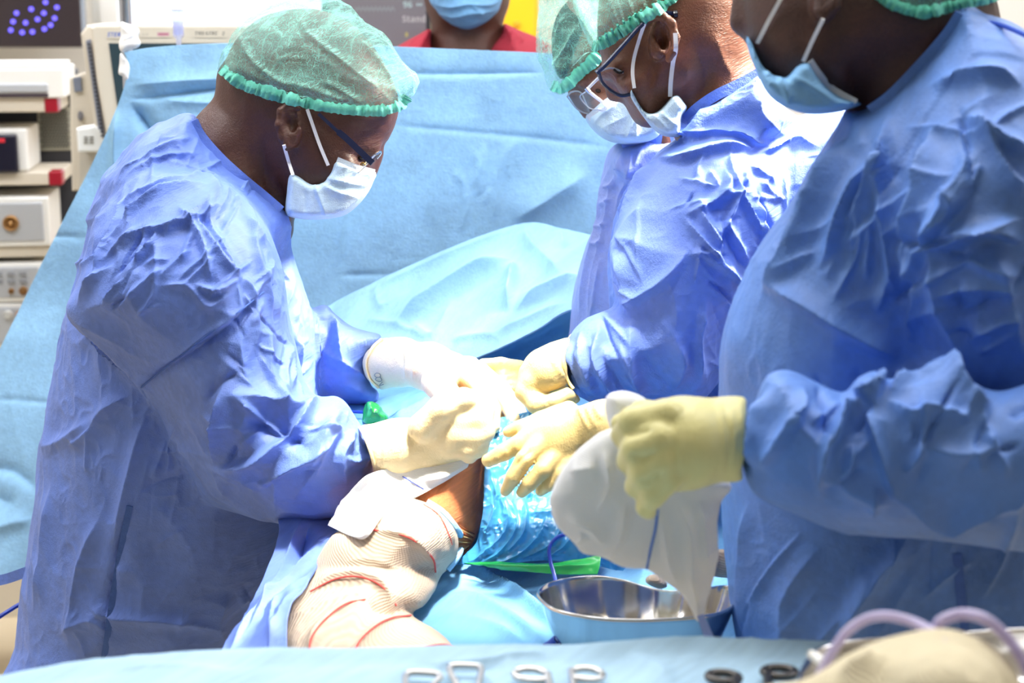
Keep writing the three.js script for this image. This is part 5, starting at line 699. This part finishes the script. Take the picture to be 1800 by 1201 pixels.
{ // sheet folded over the patient's chest
  const m = sheet(rowsD([2.74, 2.68, 2.6, 2.5], [
    [450, 610, 572, 538, 640, 503, 780, 445, 918, 394, 985, 402, 1045, 414, 1140, 430], [450, 650, 580, 590, 680, 545, 800, 500, 900, 455, 985, 450, 1055, 462, 1140, 480], [460, 700, 600, 640, 700, 600, 800, 560, 900, 522, 985, 502, 1060, 490, 1140, 520], [480, 750, 620, 690, 720, 662, 790, 648, 862, 616, 940, 578, 1020, 540, 1140, 545]]), 240, 150,
    [[12, 7, 0.6, 650, 510, 780, 455, 915, 400], [18, 22, 0.7, 690, 580, 780, 520, 850, 478, 905, 458], [14, 20, -0.8, 906, 460, 902, 500, 893, 550], [16, 18, 0.6, 905, 552, 960, 520, 1040, 490], [14, 14, -0.7, 922, 396, 936, 440, 1000, 500], [8, 6, 0, 660, 500, 672, 540, 720, 510], [7, 5, 0, 720, 566, 760, 590, 790, 545, 795, 520], [6, 4, 0, 640, 560, 700, 575, 760, 600], [8, 5, 0.4, 790, 600, 860, 590, 880, 600], [14, 8, 0.6, 860, 590, 940, 560, 1010, 530], [8, 5, 0, 700, 610, 750, 570], [10, 6, 0, 985, 404, 990, 440]],
    [[4, 0.2], [1.2, 0.05], [0.3, 0.02]], 0.0025);
  clothThing('chest_drape', 'light blue sheet folded slantwise across the foot of the screen', 'drape', m, M.drape);
  const u = sheet(rowsD([2.8, 2.77, 2.7, 2.62], [[540, 560, 800, 540, 1000, 520, 1300, 520], [540, 620, 800, 600, 1000, 580, 1300, 580], [540, 680, 800, 660, 1000, 640, 1300, 640], [540, 740, 800, 720, 1000, 700, 1300, 700]]), 80, 50, [[10, 6, 0, 870, 640, 960, 590, 1010, 560], [10, 5, 0, 880, 625, 930, 600]], [[3, 0.12]], 0.0025);
  clothThing('under_drape', 'deeper blue sheet showing below the slanting folded sheet', 'drape', u, M.drapeDeep);
}
// patient: thigh and lower leg under one bandage
const YB = 0.93;
{
  const who = thing('person', 'patient lying under blue drapes, bare brown thigh and bandaged bent leg', 'person', toWorld(V(780, 1000, 2.0)).setY(0.9));
  const skinM = solid([pillow([690, 905, 690, 840, 740, 790, 800, 755, 842, 742, 858, 780, 853, 840, 851, 880, 846, 915, 836, 946, 818, 974, 795, 998, 740, 990], { d: 2.04, T: 0.085, R: 0.08, lean: 0 }), limb([720, 930, 2.0, 90, 620, 1090, 1.93, 90], 0.03), limb([620, 1100, 1.93, 85, 760, 1240, 1.86, 75], 0.03), limb([760, 830, 2.12, 80, 960, 830, 2.3, 80], 0.03)], 0.004, 0.02);
  drape(skinM, [[10, -3, 0, 760, 860, 800, 835, 830, 815], [10, 3, 0, 820, 930, 835, 925, 845, 905], [8, -2, 0, 800, 925, 825, 930]], [[0.6, 0.03]]);
  part(who, 'body', mg(skinM), M.skinLeg);
  const bd = cloth([pillow([598, 932, 640, 895, 695, 874, 746, 882, 776, 900, 798, 926, 806, 950, 803, 978, 786, 1000, 773, 1016, 764, 1040, 745, 1066, 724, 1081, 770, 1110, 800, 1140, 834, 1180, 850, 1250, 500, 1250, 488, 1180, 484, 1140, 488, 1108, 505, 1070, 522, 1045, 545, 1010, 562, 975, 582, 944], { d: 1.93, T: 0.1, R: 0.095, lean: 0, bend: (x, y) => 0.0011 * Math.max(0, y - 1000) })], 0.004, 0.02,
    [[12, 5, 0.8, 655, 932, 720, 947, 760, 982, 766, 1008], [14, 7, 0.8, 545, 1042, 590, 1020, 630, 1016, 670, 1032, 697, 1067], [12, 6, -0.8, 542, 1155, 548, 1122, 575, 1087, 610, 1062, 645, 1056], [12, 6, -0.7, 620, 1160, 630, 1132, 660, 1102, 690, 1087, 722, 1083], [10, 5, -0.7, 715, 1152, 740, 1140, 780, 1134, 802, 1138], [22, -10, 0.5, 728, 1080, 690, 1068, 640, 1050], [10, 4, 0.6, 740, 886, 772, 906, 792, 942, 797, 965], [12, 3, 0, 600, 990, 660, 985, 730, 1020], [10, 3, 0, 500, 1100, 540, 1040, 600, 1000]], [[1.2, 0.05], [0.5, 0.012]]);
  const bO = part(who, 'leg_bandage', mg(bd), M.bandage, 'cream crepe bandage wound round the leg'), bdep = depthOf(bd);
  [[652, 931, 720, 946, 760, 981, 766, 1006], [545, 1040, 590, 1018, 630, 1014, 670, 1030, 697, 1065], [542, 1156, 548, 1121, 575, 1086, 610, 1061, 642, 1054], [620, 1158, 630, 1131, 660, 1101, 690, 1086, 722, 1082], [715, 1151, 740, 1139, 780, 1133, 802, 1137], [744, 886, 772, 906, 790, 942, 795, 958]].forEach((q, i) => part(bO, 'red_thread', tube(on(bdep, q, 0.0004), i === 5 ? 0.0006 : 0.001, 60, 6), M.threadRed, i ? undefined : 'red thread woven into the bandage'));
  part(bO, 'stocking_rim', tube(on(bdep, [750, 883, 778, 901, 800, 927, 807, 952, 802, 982, 786, 1002], -0.006), 0.004, 50), M.drape, 'pale blue rim of the dressing');
  const sd = depthOf(skinM);
  part(who, 'incision', tube(on(sd, [858, 752, 853, 775, 842, 795, 832, 810], 0.0005), 0.0022, 30), S(0xc4685a, { roughness: 0.4 }), 'pink edge of the cut');
  for (let i = 0; i < 9; i++) part(who, 'strand', tube([V(803, 922 + i * 6, sd(804, 924 + i * 6, 0.003)), V(818, 931 + i * 4.6, sd(818, 931 + i * 4.6, 0.003)), V(834 - i * 1.5, 939 + i * 3, sd(834 - i * 1.5, 939 + i * 3, 0.003, 2.02))], 0.0007, 10, 5), i % 2 ? S(0xd9b37a, { roughness: 0.3 }) : S(0x8a4a20, { roughness: 0.3 }));
  // towel laid on the thigh
  const td = depthOf(bd, skinM), R = [[600, 880, 645, 840, 700, 818, 760, 800, 826, 790], [588, 905, 640, 868, 700, 846, 762, 824, 828, 802], [580, 918, 632, 905, 688, 872, 748, 850, 826, 812], [577, 924, 632, 944, 668, 898, 744, 868, 822, 822]];
  const tw = sheet(R.map((r) => pairs(r).flatMap(([x, y]) => [x, y, Math.min(td(x, y, 0.012, 1.95), 1.97)])), 120, 60, [[7, 4, 0.5, 640, 900, 690, 870, 760, 845, 820, 818], [6, 4, 0, 600, 900, 640, 890, 680, 860], [5, 3, 0, 700, 865, 750, 850, 800, 830]], [[3, 0.05], [1.2, 0.02]], 0.004);
  const to = clothThing('surgical_towel', 'white cotton cloth lying over the thigh under the gloved hand', 'cloth', tw, M.gauze); part(to, 'blue_thread', tube(on(depthOf(tw), [708, 838, 725, 848, 745, 860], 0.0003), 0.0007, 20, 5), M.blueCord);
}
{ // sheet over the operating table
  const X = [380, 540, 680, 800, 920, 1040, 1160, 1330];
  const lx = (y) => mix(600, 420, sst(690, 1250, y)), rr = (y) => X.flatMap((x) => [mix(lx(y), 1330, (x - 380) / 950), y]);
  const m = sheet(rowsY([1.06, 1.06, [1.02, 1.03, 1.05, 1.05, 1.03, 1.0, 0.98, 0.96], [0.96, 0.97, 0.98, 0.98, 0.97, 0.96, 0.95, 0.945], 0.945, 0.94, 0.938, 0.938], [rr(672), rr(740), rr(820), rr(920), rr(1000), rr(1070), rr(1150), rr(1240)]), 240, 200,
    [[14, 12, 0.7, 776, 1004, 800, 990, 850, 1008, 910, 1048, 1000, 1120], [12, -9, 0.6, 830, 1000, 900, 1030, 960, 1072, 1010, 1110], [16, 10, 0.5, 750, 1078, 820, 1058, 890, 1085, 960, 1140], [14, 8, -0.5, 740, 1110, 800, 1090, 880, 1110, 930, 1150], [10, 7, 0, 640, 715, 700, 700, 770, 690], [10, 8, 0.5, 680, 735, 730, 715, 770, 700], [8, -6, 0, 660, 725, 720, 712, 760, 705], [12, 6, 0, 1000, 1000, 1040, 1040, 1060, 1080], [20, 8, 0.4, 940, 1000, 1000, 1020, 1100, 1010]], [[4, 0.09], [1.4, 0.03], [0.4, 0.015]], 0.003);
  clothThing('table_drape', 'blue sheet spread over the operating table under the bandaged leg', 'drape', m, M.tableDrape);
  const t = thing('operating_table', 'padded operating table hidden under the blue sheets', 'table', new THREE.Vector3(0.02, 0, -2.55));
  wpart(t, 'mattress', rbox(-0.2, 0.76, -0.18, 0.24, 0.83, 0.7, 0.02), M.dark); wpart(t, 'table_top', rbox(-0.2, 0.72, -0.18, 0.24, 0.76, 0.7, 0.006), M.steelDull); wpart(t, 'column', rbox(-0.13, 0.12, -0.2, 0.13, 0.72, 0.15, 0.02), M.steelDull); wpart(t, 'base', rbox(-0.25, 0, -0.4, 0.25, 0.12, 0.5, 0.03), M.white);
  // crinkled clear blue film round the wound
  const p = sheet(rowsD([[2.03, 2.05, 2.08, 2.1, 2.1], [1.985, 2.0, 2.03, 2.05, 2.05], [1.965, 1.97, 1.99, 2.0, 2.0], [1.965, 1.955, 1.96, 1.96, 1.95], [1.975, 1.95, 1.945, 1.94, 1.93], [1.985, 1.955, 1.95, 1.945, 1.935]], [
    [856, 742, 900, 730, 980, 720, 1060, 720, 1140, 740], [852, 810, 890, 790, 960, 780, 1050, 790, 1140, 800], [851, 870, 885, 860, 955, 850, 1050, 860, 1140, 870], [846, 915, 885, 912, 955, 905, 1050, 910, 1135, 920], [832, 955, 880, 955, 950, 950, 1045, 955, 1125, 965], [798, 992, 860, 992, 930, 988, 1010, 990, 1095, 1004]]), 220, 200,
    [[6, 4, 0.5, 862, 830, 872, 890, 846, 955], [4, 4, 0, 884, 870, 893, 922, 862, 966, 815, 990], [4, 4, 0.4, 902, 890, 908, 930, 872, 976, 830, 992], [5, 5, -0.5, 922, 880, 922, 935, 888, 972], [6, 5, 0.5, 964, 900, 944, 946, 890, 982, 850, 992], [6, 4, -0.4, 1000, 905, 970, 955, 915, 982], [5, 4, 0, 930, 903, 975, 900, 1010, 888], [5, 4, 0, 1010, 940, 985, 965, 950, 985]],
    [[6, 0.05, 1.2, 0.6, 1], [4, 0.02, 1.5, 0.6, 1], [2.2, 0.009, 1.3, 0.7, 1], [1, 0.005]], 0.0012);
  clothThing('film_drape', 'crinkled shiny blue film around the bare thigh', 'drape', p, M.plastic);
  const g = sheet(rowsD([[1.965, 1.945, 1.935, 1.93], [1.95, 1.935, 1.925, 1.92], [1.945, 1.93, 1.92, 1.915]], [[815, 990, 880, 988, 960, 992, 1056, 975], [850, 995, 900, 998, 970, 1002, 1054, 995], [870, 998, 920, 1005, 980, 1009, 1050, 1010]]), 100, 20, [[5, 4, 0.5, 830, 990, 900, 998, 980, 1000, 1050, 992]], [[2.5, 0.03], [1, 0.012]], 0.0012);
  clothThing('green_strip', 'bright green plastic strip along the film edge', 'drape', g, M.green);
  const kn = solid([pillow([640, 742, 641, 712, 650, 706, 664, 710, 672, 718, 682, 734, 668, 742], { d: 2.2, T: 0.025, R: 0.02, lean: 0 })], 0.0025); drape(kn, [[4, 4, 0.5, 648, 710, 658, 725, 676, 736], [3, -3, 0, 655, 712, 662, 738], [3, 3, 0, 668, 718, 660, 730]], [[4, 0.02], [2, 0.008]]);
  clothThing('green_bag', 'small crumpled green plastic piece beside the sleeve', 'plastic piece', kn, M.green);
  const c1 = tube([V(1020, 932, 1.93), V(1000, 938, 1.925), V(978, 946, 1.92), V(966, 962, 1.915), V(967, 985, 1.91), V(974, 1010, 1.9), V(978, 1030, 1.885), V(982, 1060, 1.86)], 0.0022, 60); tag(part(scene, 'cord', c1, M.blueCord), 'dark blue cord dropping behind the steel dish', 'cord');
  const c2 = tube([V(640, 725, 2.22), V(620, 724, 2.23), V(600, 725, 2.24), V(560, 730, 2.26)], 0.002, 20); tag(part(scene, 'cord', c2, M.blueCord), 'dark blue cord beside the green plastic piece', 'cord');
  const c3 = tube([V(-40, 1110, 2.35), V(0, 1084, 2.35), V(14, 1075, 2.36), V(32, 1064, 2.37), V(60, 1050, 2.4)], 0.003, 30); tag(part(scene, 'cord', c3, M.blueCord), 'dark blue cord above the bare floor at the left', 'cord');
  // gown coloured sheet between the left surgeon and the leg
  const s = sheet(rowsD([2.06, 2.01, 1.94, 1.84, 1.75, 1.67], [[480, 880, 520, 890, 560, 900, 620, 905], [490, 935, 528, 925, 556, 930, 590, 935], [470, 1000, 506, 995, 536, 985, 566, 975], [436, 1070, 474, 1062, 510, 1050, 540, 1030], [396, 1130, 436, 1120, 474, 1110, 506, 1090], [360, 1200, 410, 1195, 460, 1190, 505, 1180]]), 80, 140,
    [[9, 10, 0.7, 530, 915, 512, 965, 500, 1010, 470, 1070, 430, 1120], [9, -10, 0, 545, 920, 526, 965, 515, 1000], [8, 9, -0.7, 560, 950, 545, 985, 500, 1040, 455, 1080, 400, 1150], [8, 8, 0.6, 550, 1005, 520, 1040, 485, 1070, 482, 1110, 470, 1150], [8, 7, 0, 530, 1040, 500, 1080, 478, 1130]], [[4, 0.06], [1.5, 0.025]], 0.002);
  clothThing('side_drape', 'crumpled lavender blue sheet tucked between gown and bandaged leg', 'drape', s, M.gown);
}
{ // gauze in the right hand
  const m = cloth([pillow([1082, 752, 1044, 768, 1008, 794, 984, 828, 969, 866, 968, 896, 978, 926, 1000, 948, 1012, 960, 1024, 974, 1062, 983, 1096, 1000, 1136, 1004, 1164, 1022, 1194, 1044, 1212, 1070, 1224, 1095, 1237, 1090, 1244, 1058, 1256, 1015, 1262, 960, 1263, 892, 1288, 850, 1210, 790, 1130, 750], { d: 1.545, T: 0.022, R: 0.03 }), pillow([1066, 738, 1062, 704, 1072, 689, 1096, 684, 1122, 691, 1142, 706, 1156, 735, 1120, 775, 1084, 765], { d: 1.545, T: 0.022, R: 0.02 })], 0.003, 0.01,
    [[12, 6, 0.5, 1060, 790, 1070, 850, 1050, 900], [10, 6, -0.5, 1100, 880, 1090, 950, 1060, 980], [12, 6, 0.5, 1190, 880, 1210, 930, 1216, 1010, 1228, 1070], [10, 5, 0, 990, 910, 1040, 930, 1060, 960], [10, 5, 0.4, 1160, 900, 1170, 960, 1190, 1030], [8, 5, 0, 1012, 958, 1030, 940], [14, 4, 0, 1000, 830, 1050, 820], [10, 5, 0, 1230, 880, 1236, 950, 1240, 1010]], [[2, 0.06], [0.8, 0.02]]);
  const o = clothThing('gauze_pad', 'large white gauze pad hanging from the clenched hand above the steel dish', 'gauze', m, M.gauze), gd = depthOf(m);
  part(o, 'blue_thread', tube(on(gd, [1156, 895, 1152, 930, 1144, 965, 1137, 1000], 0.0004), 0.0012, 30, 6), S(0x5f86d8)); part(o, 'tape_tail', band([V(1231, 1082, 1.545), V(1238, 1100, 1.55), V(1246, 1120, 1.555), V(1254, 1140, 1.56)], (t) => 0.006 + 0.004 * t, 0.001, 16), S(0x8ea4e4, { roughness: 0.8 }));
}
// ---------- steel dishes and the instrument table ----------
function loft(rim, center, levels, y0) {                          // dish walls: the rim outline scaled level by level; [scale, height]
  const pos = [], idx = [], n = rim.length;
  levels.forEach(([s, h]) => rim.forEach(([x, z]) => pos.push(center[0] + (x - center[0]) * s, y0 + h, center[1] + (z - center[1]) * s)));
  for (let j = 0; j + 1 < levels.length; j++) for (let i = 0; i < n; i++) { const a = j * n + i, b = j * n + (i + 1) % n; idx.push(a, b, b + n, a, b + n, a + n); }
  return geo(pos, idx);
}
const planeAt = (px, py, Y) => { const p = toWorld(V(px, py, flat(py, Y))); return [p.x, p.z]; };
function dish(t, name, rim, Y, h, m) {
  const c = rim.reduce((a, p) => [a[0] + p[0] / rim.length, a[1] + p[1] / rim.length], [0, 0]);
  const g = loft(rim, c, [[0, -h + 0.0015], [0.7, -h + 0.0015], [0.78, -h + 0.004], [0.86, -h * 0.72], [0.93, -h * 0.35], [0.965, -0.004], [0.985, 0], [1, 0.0006], [1.012, 0], [1.016, -0.002], [1.01, -0.004], [0.985, -0.005], [0.945, -h * 0.35], [0.875, -h * 0.72], [0.79, -h + 0.0015], [0.7, -h], [0, -h]], Y);
  g.translate(-t.position.x, -t.position.y, -t.position.z); g.computeVertexNormals(); return wpart(t, name, g, m);
}
{
  const Y = 1.0, rim = smoothLoop(pairs([946, 1046, 954, 1031, 976, 1021, 1010, 1015, 1050, 1013, 1092, 1019, 1130, 1030, 1166, 1038, 1204, 1039, 1240, 1034, 1276, 1030, 1294, 1040, 1292, 1060, 1268, 1075, 1230, 1083, 1180, 1087, 1120, 1089, 1060, 1087, 1010, 1080, 970, 1068]), 6).map(([x, y]) => planeAt(x, y, Y));
  const t = thing('kidney_dish', 'curved stainless steel kidney dish on the blue sheet below the gauze', 'dish', toWorld(V(1120, 1100, flat(1100, 0.945)))); dish(t, 'bowl', rim, Y, 0.053, M.steel);
  const rl = solid([limb([1252, 990, 1.87, 24, 1300, 992, 1.87, 26])], 0.003); drape(rl, [[3, -2, 0, 1262, 968, 1266, 990, 1264, 1015]], [[1, 0.02]]); clothThing('gauze_roll', 'cream gauze roll behind the right end of the steel dish', 'gauze roll', rl, M.bandage);
  const sw = solid([pillow([1134, 1024, 1140, 1012, 1152, 1010, 1166, 1018, 1174, 1030, 1160, 1036], { d: 1.8, T: 0.02, R: 0.012, lean: 0 })], 0.003); clothThing('gauze_swab', 'small cream swab at the back rim of the steel dish', 'swab', sw, M.bandage);
  // diathermy pencil
  const k = thing('diathermy_pencil', 'dark blue pencil handle beside the foot of the steel dish', 'pencil', toWorld(V(968, 1140, 1.78))), blue = S(0x1c3fa6, { roughness: 0.35 });
  part(k, 'handle', tube([V(954, 1143, 1.785), V(966, 1137, 1.78), V(982, 1124, 1.77)], 0.0062, 16, 12), blue); part(k, 'tip', tube([V(946, 1147, 1.79), V(955, 1143, 1.785)], 0.0042, 8, 10), S(0x3f5fd0, { roughness: 0.3 })); part(k, 'sleeve', tube([V(982, 1124, 1.77), V(992, 1112, 1.765)], 0.0045, 8, 10), S(0x9fb4dc, { roughness: 0.4 }));
  const hol = solid([pillow([982, 1148, 986, 1134, 998, 1130, 1012, 1136, 1022, 1150, 1000, 1158], { d: 1.77, T: 0.016, R: 0.01, lean: 0 })], 0.0025); clothThing('plastic_clip', 'small cream plastic clip under the front of the steel dish', 'clip', hol, S(0xe4d7b4, { roughness: 0.4 }));
}
const YT = 1.08;
{
  const far = [-60, 1215, 60, 1193, 200, 1172, 400, 1158, 600, 1154, 850, 1150, 1000, 1148, 1100, 1140, 1260, 1134, 1430, 1142, 1700, 1150];
  const fr = pairs(far), near = (k) => fr.flatMap(([x, y]) => [x + (x - 900) * 0.04 * k, y + 45 * k]);
  const drop = fr.map(([x, y]) => { const d = flat(y, YT); return [x, y + 0.12 * F / d, d]; });
  const rows = [drop.flatMap(([x, y, d]) => [x, y, d + 0.012]), ...rowsY([YT - 0.008, YT, YT, YT, YT], [far, near(0.4), near(1.5), near(3), near(8)])];
  const m = sheet(rows, 260, 150, [[14, 5, 0.5, 735, 1165, 800, 1168, 880, 1160, 920, 1152], [16, -5, 0.4, 740, 1172, 820, 1176, 900, 1165], [12, 4, 0, 880, 1180, 900, 1160, 960, 1150], [16, 4, 0, 1100, 1150, 1160, 1180, 1180, 1210], [14, 3, 0, 200, 1180, 300, 1175, 420, 1185]], [[2.5, 0.1], [1, 0.03]], 0.003);
  clothThing('instrument_table_cover', 'pale blue cloth covering the instrument table in the foreground', 'cloth', m, M.table);
  const c = planeAt(800, 1300, YT), t = thing('instrument_table', 'steel instrument table under the pale blue cloth', 'table', new THREE.Vector3(c[0], 0, c[1]));
  wpart(t, 'top', rbox(-0.42, YT - 0.06, -0.02, 0.42, YT - 0.025, 0.3, 0.006), M.steelDull); for (const x of [-0.38, 0.38]) wpart(t, 'post', rbox(x - 0.015, 0.06, 0.22, x + 0.015, YT - 0.06, 0.25, 0.005), M.steelDull); wpart(t, 'foot_bar', rbox(-0.42, 0, 0.1, 0.42, 0.06, 0.26, 0.01), M.steelDull);
}
// clamps lying with their finger rings away from the viewer
const YI = YT + 0.008;
function clamp2(label, rings, pivot, jaw, m, r = 0.0027) {
  const P = ([x, y], dy = 0) => { const [wx, wz] = planeAt(x, y, YI); return new THREE.Vector3(wx, YI + dy, wz); };
  const t = thing('forceps', label, 'forceps', P(pivot), 'clamps on the instrument table'), loc = (v) => v.sub(t.position);
  rings.forEach(({ loop, from }, i) => {
    const pts = smoothLoop(pairs(loop), 4).map((p) => loc(P(p))); wpart(t, 'finger_ring', new THREE.TubeGeometry(new THREE.CatmullRomCurve3(pts, true), 80, r, 10, true), m);
    wpart(t, 'shank', new THREE.TubeGeometry(new THREE.CatmullRomCurve3([loc(P(from)), loc(P([mix(from[0], pivot[0], 0.5) + (i ? 8 : -8), mix(from[1], pivot[1], 0.5)])), loc(P([pivot[0] + (i ? 3 : -3), pivot[1]], 0.001)), loc(P(jaw, 0.001))]), 24, r * 1.15, 10), m);
  });
  const g = new THREE.CylinderGeometry(0.005, 0.005, 0.008, 16); wpart(t, 'pivot', g, m);
}
const ell = (x, y, a, b, s = 0) => { const o = []; for (let i = 0; i < 12; i++) { const t = i / 12 * 2 * Math.PI; o.push(x + a * Math.cos(t), y + b * Math.sin(t) + s * Math.cos(t)); } return o; };
clamp2('bright steel forceps with squared finger rings, leftmost on the cloth', [{ loop: [713, 1200, 714, 1188, 724, 1183, 764, 1185, 774, 1190, 764, 1202, 752, 1214, 720, 1214], from: [722, 1214] }, { loop: [790, 1176, 798, 1171, 838, 1172, 846, 1178, 842, 1200, 836, 1214, 812, 1214, 796, 1192], from: [826, 1214] }], [790, 1330], [800, 1500], M.steelDull);
clamp2('bright steel forceps with oval finger rings, middle of the cloth', [{ loop: ell(934, 1187, 30, 10, 2), from: [962, 1186] }, { loop: ell(1032, 1186, 28, 10, 2), from: [1004, 1180] }], [1010, 1330], [1020, 1500], M.steelDull);
clamp2('dark steel forceps lying nearest the gauze heap', [{ loop: ell(1272, 1191, 27, 8, 2), from: [1292, 1196] }, { loop: ell(1370, 1182, 28, 8, 1), from: [1350, 1186] }], [1330, 1330], [1330, 1500], M.steelDark, 0.0034);
{ // tray with gauze and tubing
  const Y = 1.125, q = smoothLoop(pairs([1420, 1160, 1440, 1140, 1500, 1126, 1640, 1116, 1820, 1104, 1960, 1110, 2040, 1180, 2060, 1300, 1980, 1420, 1700, 1440, 1480, 1420, 1410, 1300, 1404, 1200]), 6).map(([x, y]) => planeAt(x, y, Y));
  const c = planeAt(1700, 1260, Y), t = thing('steel_tray', 'shallow steel tray with a shining rim in the right foreground', 'tray', new THREE.Vector3(c[0], YT, c[1])); dish(t, 'pan', q, Y, 0.035, M.steel);
  const lump = cloth([pillow([1300, 1240, 1345, 1206, 1410, 1192, 1460, 1168, 1520, 1136, 1590, 1114, 1650, 1106, 1710, 1116, 1764, 1150, 1794, 1196, 1806, 1260, 1800, 1330, 1320, 1330], { d: 1.13, T: 0.07, R: 0.06, lean: 0 }), ball(1660, 1215, 1.06, 105, 72, 0.045, 0.1, 0.015)], 0.004, 0.01, [[20, 8, 0, 1460, 1190, 1540, 1160, 1620, 1140], [18, -6, 0.4, 1540, 1210, 1580, 1170, 1640, 1142, 1710, 1150]], [[4, 0.05], [1.5, 0.02]]);
  clothThing('gauze_heap', 'blurred cream gauze heap in the tray at the lower right corner', 'gauze', lump, S(0xd8cdae, { roughness: 0.95, bumpMap: rep(crepeBump, 0.08), bumpScale: 0.001 }));
  const tubM = new THREE.MeshPhysicalMaterial({ color: 0xd6cdf0, roughness: 0.35, transmission: 0.35, thickness: 0 });
  tag(part(scene, 'tubing', tube([V(1440, 1190, 1.16), V(1464, 1145, 1.16), V(1490, 1110, 1.16), V(1524, 1088, 1.16), V(1560, 1083, 1.15), V(1606, 1094, 1.14), V(1645, 1116, 1.12), V(1670, 1150, 1.08)], 0.0034, 60, 12), tubM), 'lavender tubing loop over the gauze heap, left of two', 'tubing', 'tubing loops over the gauze heap');
  tag(part(scene, 'tubing', tube([V(1660, 1150, 1.14), V(1648, 1118, 1.14), V(1652, 1094, 1.13), V(1690, 1080, 1.13), V(1730, 1088, 1.12), V(1770, 1122, 1.12), V(1800, 1166, 1.12), V(1824, 1230, 1.12)], 0.0038, 60, 12), tubM), 'lavender tubing loop over the gauze heap, right of two', 'tubing', 'tubing loops over the gauze heap');
  tag(part(scene, 'syringe_cap', tube([V(1424, 1150, 1.235), V(1434, 1156, 1.23), V(1446, 1165, 1.22)], 0.0034, 10, 12), M.white), 'small shiny white cap at the left end of the tray', 'cap');
}
renderer.render(scene, camera);
